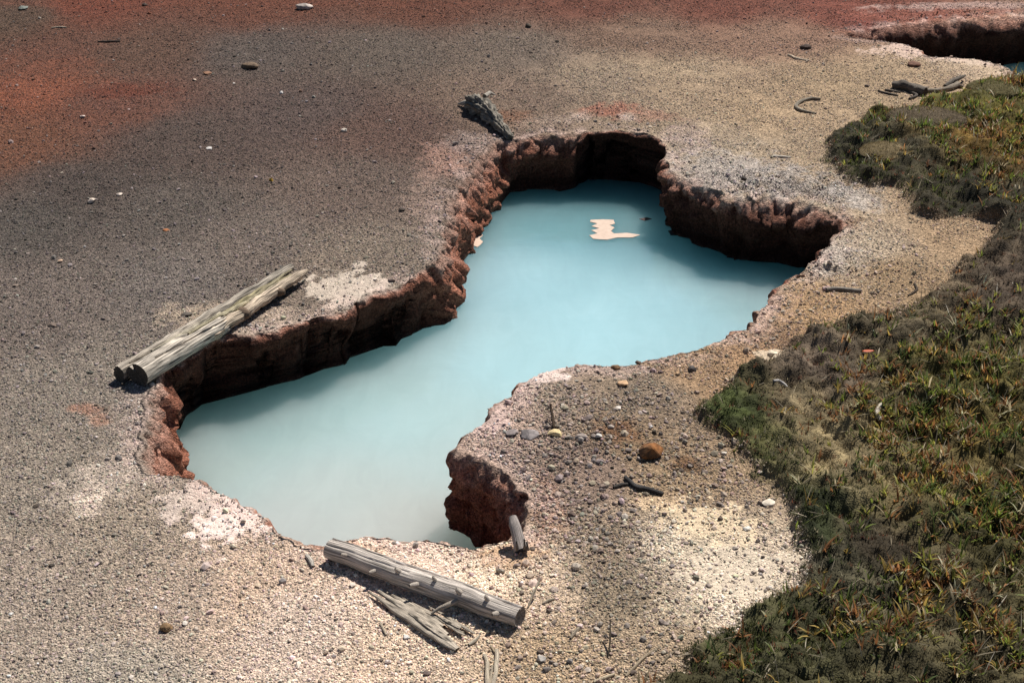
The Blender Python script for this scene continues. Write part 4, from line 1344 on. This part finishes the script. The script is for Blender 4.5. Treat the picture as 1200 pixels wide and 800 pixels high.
# alike pebbles among the rubble of the right bank
rp = random.Random(5)
for i in range(70):
    for _ in range(40):
        px, py = rp.uniform(590, 900), rp.uniform(450, 790)
        p = at(px, py); q = np.array([p[0]]), np.array([p[1]])
        if field(d1, *q)[0] > .06 and field(vin, *q)[0] < -.02:
            break
    c, cw = rp.choice([((150, 136, 126), 'pinkish grey'), ((128, 116, 108), 'mid grey'), ((172, 150, 134), 'tan'), ((186, 172, 158), 'pale grey'), ((112, 98, 88), 'dark brown')])
    stone(px, py, rp.uniform(6, 11), rp.uniform(4.5, 7), c, 'small %s angular pebble among the gravel between pool and moss' % cw, 'pebble', True, None, 'pebbles in the rubble of the right bank')


# ------------------------------------------------------------------ floating crusts, leaf, moss cushions
def crust(name, pix, z, thick, col, label, cat, seed):
    P_ = [list(at(p[0], p[1], z)) for p in pix]
    S = np.array(P_)
    S = np.concatenate([np.linspace(S[i], S[(i + 1) % len(S)], 5)[:-1] for i in range(len(S))])
    S[:, :2] += .004 * np.stack([noise(S[:, 0] * 40, S[:, 1] * 40, seed), .6 * noise(S[:, 0] * 40, S[:, 1] * 40, seed + 5)], 1)
    bm = bmesh.new()
    c0 = S[:, :2].mean(0)
    vs = [bm.verts.new((p[0] - c0[0], p[1] - c0[1], 0)) for p in S]
    f = bm.faces.new(vs)
    if f.normal.z < 0:
        f.normal_flip()
    bmesh.ops.triangulate(bm, faces=[f])
    r = bmesh.ops.extrude_face_region(bm, geom=list(bm.faces))
    for v in r['geom']:
        if isinstance(v, bmesh.types.BMVert):
            v.co.z += thick
    bmesh.ops.recalc_face_normals(bm, faces=bm.faces)
    me = bpy.data.meshes.new(name); bm.to_mesh(me); bm.free()
    a = me.attributes.new('Col', 'FLOAT_COLOR', 'POINT')
    a.data.foreach_set('color', np.tile(np.append(lin(col), 1).astype(np.float32), len(me.vertices)))
    o = link(name, me, FOAM, None, (c0[0], c0[1], z - thick * .4))
    if label:
        tag(o, label, cat)
    return o


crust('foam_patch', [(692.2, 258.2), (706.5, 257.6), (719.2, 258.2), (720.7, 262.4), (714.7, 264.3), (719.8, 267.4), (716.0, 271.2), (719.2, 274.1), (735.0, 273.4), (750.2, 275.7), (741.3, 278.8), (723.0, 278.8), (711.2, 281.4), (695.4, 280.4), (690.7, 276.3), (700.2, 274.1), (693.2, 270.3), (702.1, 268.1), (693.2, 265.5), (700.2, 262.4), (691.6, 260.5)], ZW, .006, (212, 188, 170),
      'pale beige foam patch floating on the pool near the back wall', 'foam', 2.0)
crust('foam_patch', [(783, 271), (792, 268), (801, 272), (797, 276), (786, 276)], ZW, .005, (74, 66, 62), 'dark scum patch floating right of the beige foam', 'foam', 3.0)
crust('foam_patch', [(749, 257), (758, 255), (764, 257), (756, 259)], ZW, .005, (80, 60, 56), 'tiny dark scum patch floating above the beige foam tail', 'foam', 4.0)
crust('foam_patch', [(553, 274), (562, 272), (566, 276), (562, 280), (566, 284), (560, 290), (554, 288)], ZW, .006, (214, 186, 166), 'pale beige foam strip along the foot of the lit red wall', 'foam', 6.0)

# orange leaf on the moss
p = on(1017, 412, .015)
lf = []
for i in range(7):
    t = i / 6
    wv = .010 * math.sin(math.pi * min(1, t * .92 + .06))
    for k in (-1, 0, 1):
        lf.append((-.028 + .056 * t, k * wv, .004 * abs(k) + .006 * t * t))
V = np.array(lf); Fl = []
for i in range(6):
    for k in range(2):
        a = i * 3 + k; Fl.append((a, a + 3, a + 4, a + 1))
me = make_mesh('fallen_leaf', V, Fl, np.tile(lin((225, 105, 50)), (len(V), 1)))
o = link('fallen_leaf', me, LEAF, None, p)
sm = o.modifiers.new('thickness', 'SOLIDIFY'); sm.thickness = .0008
o.rotation_euler = (.15, .1, .1)
tag(o, 'bright orange fallen leaf lying on dark moss', 'leaf')


def cushion(px, py, wpx, hpx, col, label):
    s = pxsize(py); q = on(px, py)
    a = wpx * s / 2; b = hpx * s / 2 / (H / math.hypot(H, q.y)); h = min(.045, a * .28)
    bm = bmesh.new(); bmesh.ops.create_icosphere(bm, subdivisions=5, radius=1)
    co = np.array([v.co[:] for v in bm.verts])
    f = 1 + .16 * fbm(co[:, 0] * 1.6 + px, co[:, 1] * 1.6, co[:, 2] * 1.6, 3) + .05 * fbm(co[:, 0] * 14 + px, co[:, 1] * 14, co[:, 2] * 14, 2)
    for v, k in zip(bm.verts, f):
        v.co = Vector((v.co.x * a * k, v.co.y * b * k, v.co.z * h * k))
    me = bpy.data.meshes.new('moss_cushion'); bm.to_mesh(me); bm.free()
    me.polygons.foreach_set('use_smooth', np.ones(len(me.polygons), bool))
    at_ = me.attributes.new('Col', 'FLOAT_COLOR', 'POINT')
    g = fbm(co[:, 0] * 5, co[:, 1] * 5, co[:, 2] * 5 + px, 3)
    c = np.ones((len(co), 4), np.float32); c[:, :3] = lin(col)[None] * (1 + .5 * g[:, None])
    at_.data.foreach_set('color', c.ravel())
    o = link('moss_cushion', me, MOSS, None, (q.x, q.y, q.z - h * .25))
    ns = 2600
    d = rng.normal(size=(ns, 3)); d /= np.linalg.norm(d, axis=1)[:, None]; d[:, 2] = np.abs(d[:, 2])
    P0 = d * np.array([a, b, h]) * 1.0
    bc = lin(col)[None] * (0.5 + 1.2 * rng.random(ns))[:, None] * np.array([1.3, 1.3, 1.2])
    V, Fq, vc = blades(P0, .008 + .008 * rng.random(ns), .003 + .003 * rng.random(ns), rng.random(ns) * 6.28, .1 + .9 * rng.random(ns), .5 * rng.random(ns), np.clip(bc, .01, .6), 1)
    spg = link('sprigs', make_mesh('sprigs', V, Fq, vc, smooth=False), LEAF, o)
    spg['kind'] = 'stuff'
    tag(o, label, 'moss cushion', 'moss cushions on the upper right bank')


cushion(1042, 178, 66, 22, (120, 106, 80), 'olive grey moss cushion in front of the hooked twig bank corner')
cushion(1085, 137, 88, 24, (100, 88, 72), 'broad grey brown moss cushion right below the broken branches')
cushion(1165, 103, 60, 18, (104, 96, 68), 'olive moss cushion at the bank edge by the far pool')
